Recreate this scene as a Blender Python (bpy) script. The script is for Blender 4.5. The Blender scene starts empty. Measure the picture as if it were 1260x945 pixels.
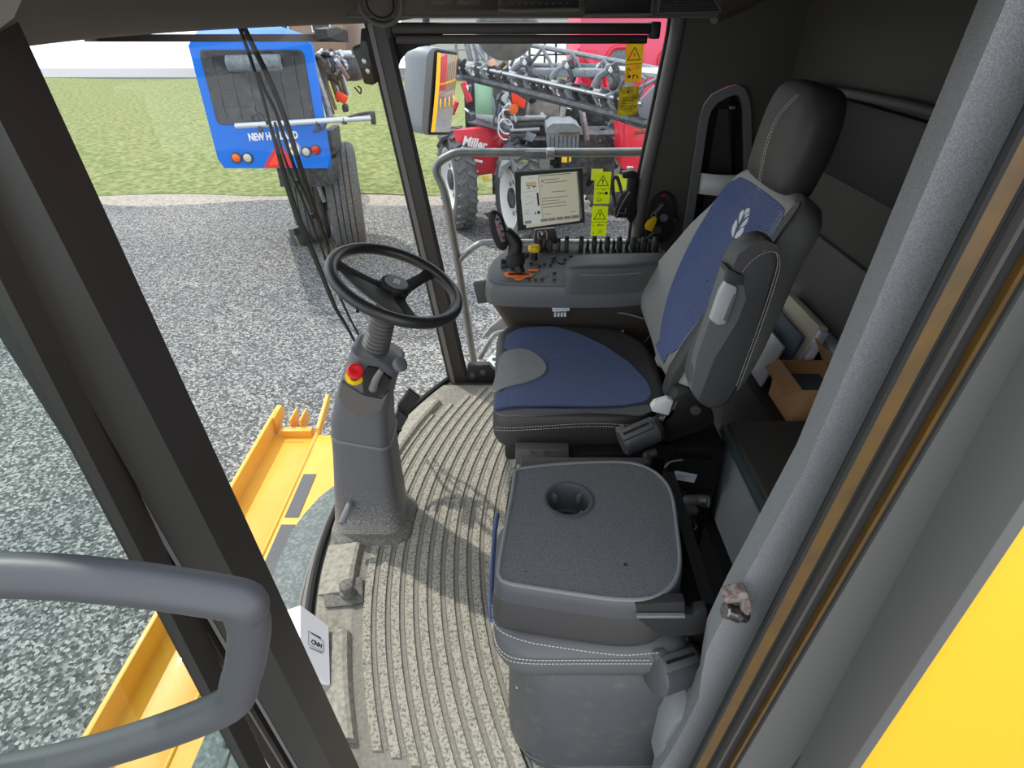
import bpy, bmesh, math, random
from mathutils import Vector as V, Matrix
random.seed(7)
SC = bpy.context.scene
COL = SC.collection
R = math.radians

# ---------------------------------------------------------------- camera, sky, sun, exposure
CAMP = V((0, 0, 1.55)); PITCH = R(33); FPX = 720.0
cd = bpy.data.cameras.new('camera'); cam = bpy.data.objects.new('camera', cd); COL.objects.link(cam)
cam.location = CAMP; cam.rotation_euler = (R(90) - PITCH, 0, 0)
cd.sensor_fit = 'HORIZONTAL'; cd.sensor_width = 36; cd.lens = 36 * FPX / 1260; cd.clip_start = 0.02; cd.clip_end = 400
SC.camera = cam
W = bpy.data.worlds.new('sky'); SC.world = W; W.use_nodes = True
wn = W.node_tree.nodes; wl = W.node_tree.links
bg = wn['Background']
geo = wn.new('ShaderNodeTexCoord'); sep = wn.new('ShaderNodeSeparateXYZ'); ramp = wn.new('ShaderNodeValToRGB')
wl.new(geo.outputs['Generated'], sep.inputs[0]); wl.new(sep.outputs['Z'], ramp.inputs[0])
ramp.color_ramp.elements[0].position = 0.0; ramp.color_ramp.elements[0].color = (0.96, 0.975, 1.0, 1)
ramp.color_ramp.elements[1].position = 0.9; ramp.color_ramp.elements[1].color = (0.80, 0.88, 1.0, 1)
wl.new(ramp.outputs[0], bg.inputs[0]); bg.inputs[1].default_value = 2.15
sd = bpy.data.lights.new('sun', 'SUN'); sun = bpy.data.objects.new('sun', sd); COL.objects.link(sun)
SUNAZ = V((-.78, .62, 0)).normalized(); SUNEL = R(50)
sdir = SUNAZ * math.cos(SUNEL) + V((0, 0, math.sin(SUNEL)))
sun.rotation_euler = sdir.to_track_quat('Z', 'Y').to_euler(); sun.location = (-8, 6, 12)
sd.energy = 3.4; sd.angle = R(0.8); sd.color = (1.0, 0.95, 0.86)
vs = SC.view_settings; SC.display_settings.display_device = 'sRGB'
vs.view_transform = 'Standard'; vs.look = 'None'; vs.gamma = 1; vs.use_curve_mapping = False
vs.exposure = 0.15

# ---------------------------------------------------------------- helpers
AX = V((0, math.cos(PITCH), -math.sin(PITCH))); UPV = V((0, math.sin(PITCH), math.cos(PITCH)))
def ray(px, py): return AX + V(((px - 630) / FPX, 0, 0)) + UPV * ((472.5 - py) / FPX)
def P(px, py, x=None, y=None, z=None):          # point of the photograph at a known plane of the place
    d = ray(px, py)
    t = x / d.x if x is not None else y / d.y if y is not None else (z - CAMP.z) / d.z
    return CAMP + d * t
def xw(y, z): return -.66 - .11 * z + .33 * (y - 1.42) ** 2     # the curved windscreen
def PW(px, py, off=0.0):                        # point on the windscreen seen at a pixel
    d = ray(px, py); t = .4
    while t < 4:
        q = CAMP + d * t
        if q.x <= xw(q.y, q.z) + off: return q
        t += .004
    return CAMP + d * 2
GZ = -2.10                                       # yard level below the cab floor

def lin(c):
    def f(v):
        v /= 255.0
        return v / 12.92 if v <= .04045 else ((v + .055) / 1.055) ** 2.4
    return (f(c[0]), f(c[1]), f(c[2]), 1)
MATS = {}
def mat(name, rgb, rough=.5, metal=0.0, bump=None, var=None, rgb2=None, spec=.5, coat=0.0, emit=0.0, voro=False):
    """bump=(scale,strength,distance)  var=(scale,contrast lo,hi) mixes rgb -> rgb2"""
    m = bpy.data.materials.new(name); m.use_nodes = True
    n = m.node_tree.nodes; l = m.node_tree.links; b = n['Principled BSDF']
    b.inputs['Base Color'].default_value = lin(rgb); b.inputs['Roughness'].default_value = rough
    b.inputs['Metallic'].default_value = metal; b.inputs['Specular IOR Level'].default_value = spec
    b.inputs['Coat Weight'].default_value = coat
    if emit:
        b.inputs['Emission Color'].default_value = lin(rgb); b.inputs['Emission Strength'].default_value = emit
    tc = n.new('ShaderNodeTexCoord')
    if var:
        t = n.new('ShaderNodeTexVoronoi' if voro else 'ShaderNodeTexNoise'); t.inputs['Scale'].default_value = var[0]
        if not voro: t.inputs['Detail'].default_value = 5
        r = n.new('ShaderNodeValToRGB'); r.color_ramp.elements[0].position = var[1]; r.color_ramp.elements[1].position = var[2]
        r.color_ramp.elements[0].color = lin(rgb); r.color_ramp.elements[1].color = lin(rgb2 or rgb)
        l.new(tc.outputs['Object'], t.inputs['Vector'])
        l.new(t.outputs['Color' if voro else 'Fac'], r.inputs[0]); l.new(r.outputs[0], b.inputs['Base Color'])
        if emit: l.new(r.outputs[0], b.inputs['Emission Color'])
    if bump:
        t = n.new('ShaderNodeTexNoise'); t.inputs['Scale'].default_value = bump[0]; t.inputs['Detail'].default_value = 3
        bp = n.new('ShaderNodeBump'); bp.inputs['Strength'].default_value = bump[1]; bp.inputs['Distance'].default_value = bump[2] if len(bump) > 2 else .002
        l.new(tc.outputs['Object'], t.inputs['Vector']); l.new(t.outputs['Fac'], bp.inputs['Height']); l.new(bp.outputs[0], b.inputs['Normal'])
    MATS[name] = m
    return m
def glass(name, tint, refl=1.0, dirt=0.0):
    m = bpy.data.materials.new(name); m.use_nodes = True
    n = m.node_tree.nodes; l = m.node_tree.links
    for q in list(n): n.remove(q)
    o = n.new('ShaderNodeOutputMaterial'); tr = n.new('ShaderNodeBsdfTransparent'); gl = n.new('ShaderNodeBsdfGlossy')
    mx = n.new('ShaderNodeMixShader')
    ge = n.new('ShaderNodeNewGeometry'); dt = n.new('ShaderNodeVectorMath'); dt.operation = 'DOT_PRODUCT'
    l.new(ge.outputs['Normal'], dt.inputs[0]); l.new(ge.outputs['Incoming'], dt.inputs[1])
    def mth(op, a, b=None, **k):
        q = n.new('ShaderNodeMath'); q.operation = op
        for i, v in enumerate((a, b)):
            if v is None: continue
            if isinstance(v, (int, float)): q.inputs[i].default_value = v
            else: l.new(v, q.inputs[i])
        return q.outputs[0]
    fres = mth('MULTIPLY', mth('ADD', mth('MULTIPLY', mth('POWER', mth('SUBTRACT', 1.0, mth('ABSOLUTE', dt.outputs['Value'])), 5.0), .93), .06), refl)   # both faces of a thin pane
    tr.inputs[0].default_value = lin(tint); gl.inputs['Roughness'].default_value = .01
    l.new(fres, mx.inputs[0])
    l.new(tr.outputs[0], mx.inputs[1]); l.new(gl.outputs[0], mx.inputs[2]); last = mx
    if dirt:
        tc = n.new('ShaderNodeTexCoord'); t = n.new('ShaderNodeTexVoronoi'); t.inputs['Scale'].default_value = 60
        r = n.new('ShaderNodeValToRGB'); r.color_ramp.elements[0].position = .02; r.color_ramp.elements[0].color = (dirt,) * 3 + (1,)
        r.color_ramp.elements[1].position = .09; r.color_ramp.elements[1].color = (0, 0, 0, 1)
        df = n.new('ShaderNodeBsdfDiffuse'); df.inputs[0].default_value = lin((205, 205, 205)); m2 = n.new('ShaderNodeMixShader')
        l.new(tc.outputs['Object'], t.inputs['Vector']); l.new(t.outputs['Distance'], r.inputs[0]); l.new(r.outputs[0], m2.inputs[0])
        l.new(mx.outputs[0], m2.inputs[1]); l.new(df.outputs[0], m2.inputs[2]); last = m2
    l.new(last.outputs[0], o.inputs[0]); MATS[name] = m
    return m

class MB:
    """collects shapes that become ONE mesh object"""
    def __init__(s): s.v = []; s.f = []
    def add(s, vs, fs):
        k = len(s.v); s.v += [V(q) for q in vs]; s.f += [tuple(i + k for i in f) for f in fs]; return s
    def bm(s, b):
        b.verts.index_update(); s.add([q.co.copy() for q in b.verts], [tuple(q.index for q in f.verts) for f in b.faces]); b.free(); return s
    def box(s, c, size, rot=None, bev=0.0, seg=2):
        b = bmesh.new(); bmesh.ops.create_cube(b, size=1)
        for q in b.verts: q.co = V((q.co.x * size[0], q.co.y * size[1], q.co.z * size[2]))
        if bev: bmesh.ops.bevel(b, geom=b.edges[:], offset=min(bev, min(size) * .45), segments=seg, profile=.5, affect='EDGES')
        for q in b.verts: q.co = (rot @ q.co if rot else q.co) + V(c)
        return s.bm(b)
    def b2(s, a, b, bev=0.0):                    # box between two corners
        a = V(a); b = V(b); return s.box((a + b) / 2, [abs(q) for q in (b - a)], None, bev)
    def prism(s, pts, vec, bev=0.0, seg=2):
        vec = V(vec); b = bmesh.new(); vs = [b.verts.new(V(p)) for p in pts]; f = b.faces.new(vs)
        r = bmesh.ops.extrude_face_region(b, geom=[f])
        for q in r['geom']:
            if isinstance(q, bmesh.types.BMVert): q.co += vec
        bmesh.ops.recalc_face_normals(b, faces=b.faces)
        if bev: bmesh.ops.bevel(b, geom=b.edges[:], offset=bev, segments=seg, profile=.5, affect='EDGES')
        return s.bm(b)
    def loft(s, rings, cap0=True, cap1=True, closed=True):
        n = len(rings[0]); vs = [p for r in rings for p in r]; fs = []
        for i in range(len(rings) - 1):
            for j in range(n if closed else n - 1):
                k = (j + 1) % n; fs.append((i * n + j, i * n + k, (i + 1) * n + k, (i + 1) * n + j))
        if cap0: fs.append(tuple(reversed(range(n))))
        if cap1: fs.append(tuple((len(rings) - 1) * n + j for j in range(n)))
        return s.add(vs, fs)
    def tube(s, pts, r, n=10, smooth=True, cap=True, closed=False, sub=6, flat=None):
        pts = [V(p) for p in pts]
        rr = r if isinstance(r, (list, tuple)) else [r] * len(pts)
        if smooth and len(pts) > 2: pts, rr = catmull(pts, rr, sub, closed)
        rings = []; m = len(pts); up = None
        for i in range(m):
            if closed: t = pts[(i + 1) % m] - pts[i - 1]
            else: t = pts[min(i + 1, m - 1)] - pts[max(i - 1, 0)]
            t.normalize()
            if up is None:
                up = V((0, 0, 1)) if abs(t.z) < .9 else V((1, 0, 0))
            up = (up - t * up.dot(t)).normalized(); w = t.cross(up)
            e = (flat if flat else (1, 1))
            rings.append([pts[i] + (up * math.cos(a) * e[0] + w * math.sin(a) * e[1]) * rr[i] for a in [2 * math.pi * j / n for j in range(n)]])
        if closed: rings.append(rings[0]); cap = False
        return s.loft(rings, cap, cap)
    def lathe(s, prof, o, axis=(0, 0, 1), n=24, cap=False, arc=(0, 2 * math.pi)):
        ax = V(axis).normalized(); u = V((1, 0, 0)) if abs(ax.x) < .9 else V((0, 1, 0)); u = (u - ax * u.dot(ax)).normalized(); w = ax.cross(u); o = V(o)
        return s.loft([[o + ax * h + (u * math.cos(a) + w * math.sin(a)) * r for a in [2 * math.pi * j / n for j in range(n)]] for r, h in prof], cap, cap)
    def cyl(s, a, b, r, n=16, bev=0):
        a = V(a); b = V(b); h = (b - a).length
        pr = [(r, 0), (r, h)] if not bev else [(r - bev, 0), (r, bev), (r, h - bev), (r - bev, h)]
        return s.lathe(pr, a, b - a, n, True)
    def grid(s, fn, nu, nv, thick=None):
        vs = [V(fn(i / nu, j / nv)) for i in range(nu + 1) for j in range(nv + 1)]
        fs = [(i * (nv + 1) + j, (i + 1) * (nv + 1) + j, (i + 1) * (nv + 1) + j + 1, i * (nv + 1) + j + 1) for i in range(nu) for j in range(nv)]
        if thick:
            t = V(thick); N = len(vs); vs = vs + [q + t for q in vs]; fs = fs + [tuple(reversed([q + N for q in f])) for f in fs]
            def rim(a): 
                for p, q in zip(a, a[1:]): fs.append((q, p, p + N, q + N))
            rim([i * (nv + 1) for i in range(nu + 1)]); rim([i * (nv + 1) + nv for i in range(nu, -1, -1)])
            rim([j for j in range(nv, -1, -1)]); rim([nu * (nv + 1) + j for j in range(nv + 1)])
        return s.add(vs, fs)
    def holed(s, outer, inner, vec):             # plate with a hole
        vec = V(vec); b = bmesh.new()
        def loop(pts): vs = [b.verts.new(V(p)) for p in pts]; return vs, [b.edges.new((vs[i], vs[(i + 1) % len(vs)])) for i in range(len(vs))]
        o, eo = loop(outer); i_, ei = loop(inner)
        bmesh.ops.triangle_fill(b, use_beauty=True, use_dissolve=False, edges=eo + ei)
        r = bmesh.ops.extrude_face_region(b, geom=b.faces[:])
        for q in r['geom']:
            if isinstance(q, bmesh.types.BMVert): q.co += vec
        bmesh.ops.recalc_face_normals(b, faces=b.faces)
        return s.bm(b)

def catmull(pts, rr, sub, closed=False):
    o = []; q = []; m = len(pts)
    rng = m if closed else m - 1
    for i in range(rng):
        if closed: a, b, c, d = pts[i - 1], pts[i], pts[(i + 1) % m], pts[(i + 2) % m]; ra, rb = rr[i], rr[(i + 1) % m]
        else: a, b, c, d = pts[max(i - 1, 0)], pts[i], pts[i + 1], pts[min(i + 2, m - 1)]; ra, rb = rr[i], rr[i + 1]
        for k in range(sub):
            t = k / sub; t2 = t * t; t3 = t2 * t
            o.append(.5 * ((2 * b) + (c - a) * t + (2 * a - 5 * b + 4 * c - d) * t2 + (3 * b - a - 3 * c + d) * t3)); q.append(ra + (rb - ra) * t)
    if not closed: o.append(pts[-1].copy()); q.append(rr[-1])
    return o, q
def curve(pts, sub=6, closed=False):
    return catmull([V(p) for p in pts], [0] * len(pts), sub, closed)[0]

WL = {}
def mesh_of(name, mb, m, loc=V((0, 0, 0)), ang=40):
    me = bpy.data.meshes.new(name); me.from_pydata([tuple(q - loc) for q in mb.v], [], mb.f); me.validate()
    b = bmesh.new(); b.from_mesh(me); bmesh.ops.recalc_face_normals(b, faces=b.faces); b.to_mesh(me); b.free()
    me.shade_smooth(); me.set_sharp_from_angle(angle=R(ang))
    for q in (m if isinstance(m, (list, tuple)) else [m]): me.materials.append(MATS[q] if isinstance(q, str) else q)
    return me
def put(name, me, loc, parent=None, extra=None):
    o = bpy.data.objects.new(name, me); COL.objects.link(o)
    if parent: o.parent = parent; o.location = V(loc) - WL[parent]
    else: o.location = loc
    WL[o] = V(loc)
    return o
def thing(name, label, cat, loc, group=None):
    o = bpy.data.objects.new(name, None); COL.objects.link(o); o.location = loc; o.empty_display_size = .05
    o['label'] = label; o['category'] = cat
    if group: o['group'] = group
    WL[o] = V(loc); return o
def part(name, mb, m, parent, sub=0, ang=40, label=None, stuff=False, own=False):
    loc = WL[parent]
    if own:                                       # own origin at its centre, so that its mesh can be shared
        loc = sum(mb.v, V((0, 0, 0))) / len(mb.v)
    o = put(name, mesh_of(name, mb, m, loc, ang), loc, parent)
    if sub: md = o.modifiers.new('sub', 'SUBSURF'); md.levels = sub; md.render_levels = sub
    if label: o['label'] = label
    if stuff: o['kind'] = 'stuff'
    return o
def again(o, parent, loc, rot=None):              # one more piece that shares its mesh
    c = o.copy(); COL.objects.link(c); c.parent = parent; c.location = V(loc) - WL[parent]; WL[c] = V(loc)
    if rot is not None: c.rotation_euler = rot
    return c
def solo(name, mb, m, label, cat, group=None, sub=0, ang=40):
    lo = V((min(q.x for q in mb.v), min(q.y for q in mb.v), min(q.z for q in mb.v))); hi = V((max(q.x for q in mb.v), max(q.y for q in mb.v), 0))
    loc = V(((lo.x + hi.x) / 2, (lo.y + hi.y) / 2, lo.z))
    o = put(name, mesh_of(name, mb, m, loc, ang), loc); o['label'] = label; o['category'] = cat
    if group: o['group'] = group
    if sub: md = o.modifiers.new('sub', 'SUBSURF'); md.levels = sub; md.render_levels = sub
    return o
def struct(name, mb, m, parent=None, ang=40, label=None):
    loc = WL[parent] if parent else V((0, 0, 0))
    o = put(name, mesh_of(name, mb, m, loc, ang), loc, parent)
    if not parent: o['kind'] = 'structure'
    if label: o['label'] = label
    return o
def rr2(x0, x1, y0, y1, r, n=5):                  # rounded rectangle, r = one radius or four (x0y0, x1y0, x1y1, x0y1)
    r = r if isinstance(r, (list, tuple)) else [r] * 4; o = []
    for (cx, cy, rad, a0) in ((x0 + r[0], y0 + r[0], r[0], 180), (x1 - r[1], y0 + r[1], r[1], 270), (x1 - r[2], y1 - r[2], r[2], 0), (x0 + r[3], y1 - r[3], r[3], 90)):
        for k in range(n + 1): a = R(a0 + 90 * k / n); o.append((cx + rad * math.cos(a), cy + rad * math.sin(a)))
    return o
def resample(pts, n):                             # closed 2D/3D polyline to n even points
    pts = [V(p) for p in pts]; pts = pts + [pts[0]]; L = [0]
    for a, b in zip(pts, pts[1:]): L.append(L[-1] + (b - a).length)
    o = []; j = 0
    for k in range(n):
        s = L[-1] * k / n
        while L[j + 1] < s: j += 1
        t = (s - L[j]) / max(1e-9, L[j + 1] - L[j]); o.append(pts[j].lerp(pts[j + 1], t))
    return o
class Frame:                                      # flat prints and panels: local (u,v,h) on a plane
    def __init__(s, o, u, v):
        s.o = V(o); s.u = V(u).normalized(); v = V(v); s.v = (v - s.u * v.dot(s.u)).normalized(); s.n = s.u.cross(s.v)
    def p(s, u, v, h=0): return s.o + s.u * u + s.v * v + s.n * h
    def poly(s, mb, pts, h0, h1): return mb.prism([s.p(a, b, h0) for a, b in pts], s.n * (h1 - h0))
    def rect(s, mb, u0, v0, u1, v1, h0=0, h1=.0006): return s.poly(mb, [(u0, v0), (u1, v0), (u1, v1), (u0, v1)], h0, h1)
    def line(s, mb, a, b, w, h0=0, h1=.0006):
        a = V((a[0], a[1])); b = V((b[0], b[1])); d = (b - a).normalized(); q = V((-d.y, d.x)) * w / 2
        return s.poly(mb, [a + q, a - q, b - q, b + q], h0, h1)
    def ring(s, mb, c, r, w, n=20, h0=0, h1=.0006, arc=360):
        for k in range(n):
            a, b = R(arc * k / n), R(arc * (k + 1) / n)
            s.poly(mb, [(c[0] + (r + e) * math.cos(t), c[1] + (r + e) * math.sin(t)) for t, e in ((a, -w / 2), (a, w / 2), (b, w / 2), (b, -w / 2))], h0, h1)
        return mb
    def disc(s, mb, c, r, n=20, h0=0, h1=.0006): return s.poly(mb, [(c[0] + r * math.cos(2 * math.pi * k / n), c[1] + r * math.sin(2 * math.pi * k / n)) for k in range(n)], h0, h1)
    def text(s, mb, txt, u, v, size, h=.0004, bold=0.0, sx=1.0, shear=0.0, thick=.0008):
        cu = bpy.data.curves.new('t', 'FONT'); cu.body = txt; cu.size = size; cu.offset = bold * size; cu.shear = shear; cu.resolution_u = 2
        o = bpy.data.objects.new('t', cu); COL.objects.link(o)
        me = bpy.data.meshes.new_from_object(o.evaluated_get(bpy.context.evaluated_depsgraph_get()))
        k = [s.p(u + q.co.x * sx, v + q.co.y, h) for q in me.vertices]
        mb.add(k, [tuple(f.vertices) for f in me.polygons])
        bpy.data.objects.remove(o); bpy.data.curves.remove(cu); bpy.data.meshes.remove(me); return mb
def stitches(pts, step=.0075, ln=.0050, r=.0009, sub=8, closed=False):
    c = curve(pts, sub, closed); L = [0]
    for a, b in zip(c, c[1:]): L.append(L[-1] + (b - a).length)
    def at(s):
        for i in range(len(c) - 1):
            if L[i + 1] >= s: return c[i].lerp(c[i + 1], (s - L[i]) / max(1e-9, L[i + 1] - L[i]))
        return c[-1]
    mb = MB(); s = 0
    while s + ln < L[-1]:
        mb.tube([at(s), at(s + ln)], r, n=5, smooth=False); s += step
    return mb

def translucent(name, k):                        # thin paper and film stuck on glass lets the daylight through
    m = MATS[name]; n = m.node_tree.nodes; l = m.node_tree.links; b = n['Principled BSDF']; o = n['Material Output']
    t = n.new('ShaderNodeBsdfTranslucent'); x = n.new('ShaderNodeMixShader'); x.inputs[0].default_value = k
    if b.inputs['Base Color'].is_linked: l.new(b.inputs['Base Color'].links[0].from_socket, t.inputs[0])
    else: t.inputs[0].default_value = b.inputs['Base Color'].default_value
    l.new(b.outputs[0], x.inputs[1]); l.new(t.outputs[0], x.inputs[2]); l.new(x.outputs[0], o.inputs[0])
# ---------------------------------------------------------------- materials
mat('trim_dark', (66, 63, 59), .62, bump=(900, .25, .0006))
mat('trim_mid', (84, 83, 82), .6, bump=(900, .25, .0006))
mat('liner', (76, 69, 61), .8, bump=(700, .3, .0006))
mat('black', (22, 21, 21), .55)
mat('rubber', (28, 27, 27), .75)
mat('pillar', (43, 39, 36), .45)
mat('pillar_grey', (104, 100, 97), .5)
mat('column', (86, 87, 90), .5, bump=(1200, .2, .0004))
m = mat('column_dusty', (86, 87, 90), .55)
def dusty_nodes(m):
    n = m.node_tree.nodes; l = m.node_tree.links; b = n['Principled BSDF']; tc = n.new('ShaderNodeTexCoord'); sx = n.new('ShaderNodeSeparateXYZ'); l.new(tc.outputs['Object'], sx.inputs[0])
    t = n.new('ShaderNodeTexNoise'); t.inputs['Scale'].default_value = 330; t.inputs['Detail'].default_value = 2; l.new(tc.outputs['Object'], t.inputs['Vector'])
    mr = n.new('ShaderNodeMapRange'); mr.inputs[1].default_value = .02; mr.inputs[2].default_value = .25; mr.inputs[3].default_value = .16; mr.inputs[4].default_value = -.12; l.new(sx.outputs['Z'], mr.inputs[0])
    ad = n.new('ShaderNodeMath'); l.new(t.outputs['Fac'], ad.inputs[0]); l.new(mr.outputs[0], ad.inputs[1])
    r = n.new('ShaderNodeValToRGB'); r.color_ramp.elements[0].position = .56; r.color_ramp.elements[0].color = lin((86, 87, 90)); r.color_ramp.elements[1].position = .68; r.color_ramp.elements[1].color = lin((156, 150, 142))
    l.new(ad.outputs[0], r.inputs[0]); l.new(r.outputs[0], b.inputs['Base Color'])
dusty_nodes(m)
mat('bellows', (84, 82, 80), .6)
mat('wheel_leather', (38, 37, 38), .38, bump=(500, .2, .0005))
mat('leather', (82, 81, 82), .55, bump=(420, .45, .0008))
mat('leather_light', (132, 132, 130), .5, bump=(420, .45, .0008))
mat('leather_dark', (54, 52, 52), .55, bump=(420, .45, .0008))
mat('stitch', (178, 175, 168), .8)
mat('lid', (74, 75, 77), .7, bump=(600, 1.0, .0016), var=(420, .40, .70), rgb2=(108, 109, 110))
mat('plastic', (68, 68, 72), .45, bump=(900, .2, .0004))
mat('plastic_light', (108, 109, 111), .48, bump=(900, .2, .0004))
mat('tray', (94, 95, 98), .45, bump=(900, .2, .0004))
mat('console_top', (104, 107, 109), .5, bump=(900, .25, .0005))
mat('console_low', (58, 53, 48), .5)
mat('grip_grey', (176, 178, 182), .5)
mat('grip_white', (205, 203, 203), .5)
mat('white', (228, 228, 228), .5)
mat('strap', (196, 200, 201), .5)
mat('carpet', (104, 105, 107), .95, bump=(900, .7, .0010), var=(650, .35, .70), rgb2=(138, 139, 140))
mat('gold', (94, 68, 26), .35, var=(25, .35, .7), rgb2=(76, 58, 28))
mat('body_grey', (88, 87, 85), .4)
mat('yellow', (228, 168, 54), .42, var=(6, .4, .75), rgb2=(228, 160, 40), coat=.2)
mat('yellow_body', (238, 180, 30), .4)
mat('grip_tape', (98, 98, 100), .95, bump=(300, .7, .001))
mat('deck_dark', (96, 104, 104), .8, var=(70, .45, .72), rgb2=(132, 138, 136), bump=(200, .4, .001))
mat('steel', (168, 170, 172), .3, metal=.9)
mat('galv', (158, 160, 162), .42, metal=.6, var=(20, .4, .7), rgb2=(128, 126, 120))
mat('rail_paint', (116, 122, 126), .4, metal=.3, var=(18, .45, .75), rgb2=(140, 132, 116))
mat('orange', (245, 118, 40), .5)
mat('red_knob', (214, 30, 36), .4)
mat('yellow_knob', (238, 198, 24), .4)
mat('key_yellow', (240, 196, 16), .45)
mat('label_white', (226, 224, 236), .6)
mat('ink', (24, 24, 24), .6)
mat('ink_soft', (92, 94, 88), .6)
mat('sticker_lime', (214, 226, 60), .5)
mat('sticker_amber', (224, 176, 44), .5, var=(30, .4, .65), rgb2=(206, 206, 60))
mat('sticker_gold', (196, 186, 50), .5, var=(40, .4, .65), rgb2=(150, 130, 30))
for q in ('sticker_lime', 'sticker_amber', 'sticker_gold'): translucent(q, .55)
mat('screen', (172, 168, 146), .3, emit=.35)
mat('screen_side', (178, 180, 172), .3, emit=.35)
mat('screen_btn', (98, 104, 104), .3, emit=.3)
mat('screen_yellow', (176, 152, 70), .3, emit=.3)
mat('dust', (160, 154, 141), .95, var=(140, .44, .66), rgb2=(100, 96, 89), bump=(260, .8, .002))
mat('mat_groove', (116, 112, 106), .95, var=(120, .35, .7), rgb2=(138, 133, 122), bump=(200, .5, .001))
mat('mat_plain', (156, 151, 138), .95, var=(70, .36, .72), rgb2=(120, 115, 107), bump=(300, .6, .0015))
mat('mat_dark', (92, 90, 86), .9, var=(90, .4, .7), rgb2=(120, 116, 108), bump=(300, .5, .001))
mat('cardboard', (186, 142, 98), .85)
mat('paper', (206, 198, 176), .8)
mat('paper_blue', (72, 84, 104), .6)
mat('film', (176, 176, 180), .25)
mat('box_white', (224, 222, 228), .5)
mat('copper', (196, 150, 128), .4)
mat('blue', (0, 104, 205), .5, spec=.3)
mat('blue_top', (60, 140, 240), .3, coat=.4)
mat('dark_screen', (40, 42, 46), .35, var=(7, .55, .75), rgb2=(74, 76, 80))
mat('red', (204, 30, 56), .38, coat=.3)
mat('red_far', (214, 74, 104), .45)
mat('machine_dark', (44, 46, 50), .6, var=(14, .42, .7), rgb2=(78, 82, 86))
mat('machine_grey', (116, 122, 128), .5, var=(24, .4, .7), rgb2=(90, 96, 102))
mat('pale_metal', (190, 194, 198), .4, metal=.3)
mat('tyre', (78, 80, 82), .85, bump=(200, .4, .002), var=(30, .4, .7), rgb2=(104, 104, 102))
mat('rim_white', (214, 214, 208), .5)
mat('lamp_red', (190, 30, 34), .3)
mat('lamp_orange', (226, 96, 30), .3)
mat('lamp_clear', (180, 182, 176), .2)
mat('smv', (240, 64, 20), .5)
mat('cab_glass', (150, 196, 160), .2)
mat('siding', (176, 174, 172), .8)
mat('garage_white', (246, 248, 250), .4)
mat('brick', (140, 116, 104), .85)
mat('foliage', (86, 98, 62), .9, var=(9, .4, .7), rgb2=(120, 118, 84))
mat('blue_fabric', (42, 58, 104), .9)
mat('mirror', (230, 232, 232), .02, metal=1.0)
m = mat('gravel', (134, 135, 137), .95)
def gravel_nodes(m):
    n = m.node_tree.nodes; l = m.node_tree.links; b = n['Principled BSDF']; tc = n.new('ShaderNodeTexCoord')
    def tex(kind, sc): t = n.new(kind); t.inputs['Scale'].default_value = sc; l.new(tc.outputs['Object'], t.inputs['Vector']); return t
    a = tex('ShaderNodeTexVoronoi', 48); g = tex('ShaderNodeTexNoise', .5); g.inputs['Detail'].default_value = 4
    bw = n.new('ShaderNodeSeparateColor'); l.new(a.outputs['Color'], bw.inputs[0])
    r = n.new('ShaderNodeValToRGB'); e = r.color_ramp.elements
    e[0].position = 0; e[0].color = lin((58, 58, 60)); e[1].position = 1; e[1].color = lin((168, 167, 164)); k = e.new(.5); k.color = lin((95, 95, 96))
    l.new(bw.outputs[0], r.inputs[0])
    mx = n.new('ShaderNodeMix'); mx.data_type = 'RGBA'; mx.blend_type = 'MULTIPLY'; r2 = n.new('ShaderNodeValToRGB')
    r2.color_ramp.elements[0].position = .35; r2.color_ramp.elements[0].color = (.8, .8, .82, 1); r2.color_ramp.elements[1].position = .65; r2.color_ramp.elements[1].color = (1.0, .98, .94, 1)
    l.new(g.outputs[0], r2.inputs[0]); mx.inputs[0].default_value = 1; l.new(r.outputs[0], mx.inputs[6]); l.new(r2.outputs[0], mx.inputs[7]); l.new(mx.outputs[2], b.inputs['Base Color'])
    bp = n.new('ShaderNodeBump'); bp.inputs['Strength'].default_value = .5; bp.inputs['Distance'].default_value = .015; l.new(a.outputs['Distance'], bp.inputs['Height']); l.new(bp.outputs[0], b.inputs['Normal'])
gravel_nodes(m)
mat('grass', (104, 122, 54), .95, var=(7.0, .38, .66), rgb2=(158, 158, 108), bump=(45, 1.0, .06))
mat('verge', (160, 150, 136), .95, var=(14, .4, .65), rgb2=(126, 122, 116))
mat('cooler_shell', (134, 136, 139), .9, bump=(900, .7, .0010), var=(650, .35, .70), rgb2=(160, 161, 163))
def fabric_nodes(m):
    n = m.node_tree.nodes; l = m.node_tree.links; b = n['Principled BSDF']; tc = n.new('ShaderNodeTexCoord')
    w = n.new('ShaderNodeTexWave'); w.inputs['Scale'].default_value = 120; w.inputs['Distortion'].default_value = 2.0; w.inputs['Detail'].default_value = 1; w.bands_direction = 'X'
    l.new(tc.outputs['Object'], w.inputs['Vector'])
    r = n.new('ShaderNodeValToRGB'); r.color_ramp.elements[0].color = lin((30, 48, 92)); r.color_ramp.elements[1].color = lin((60, 86, 142))
    l.new(w.outputs['Fac'], r.inputs[0]); l.new(r.outputs[0], b.inputs['Base Color'])
    bp = n.new('ShaderNodeBump'); bp.inputs['Strength'].default_value = .5; bp.inputs['Distance'].default_value = .002; l.new(w.outputs['Fac'], bp.inputs['Height']); l.new(bp.outputs[0], b.inputs['Normal'])
    b.inputs['Sheen Weight'].default_value = .3
fabric_nodes(MATS['blue_fabric'])
glass('windscreen', (240, 243, 241), .30, .10)
glass('side_glass', (246, 248, 246), .12, .08)
glass('door_glass', (214, 228, 222), .9)
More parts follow.
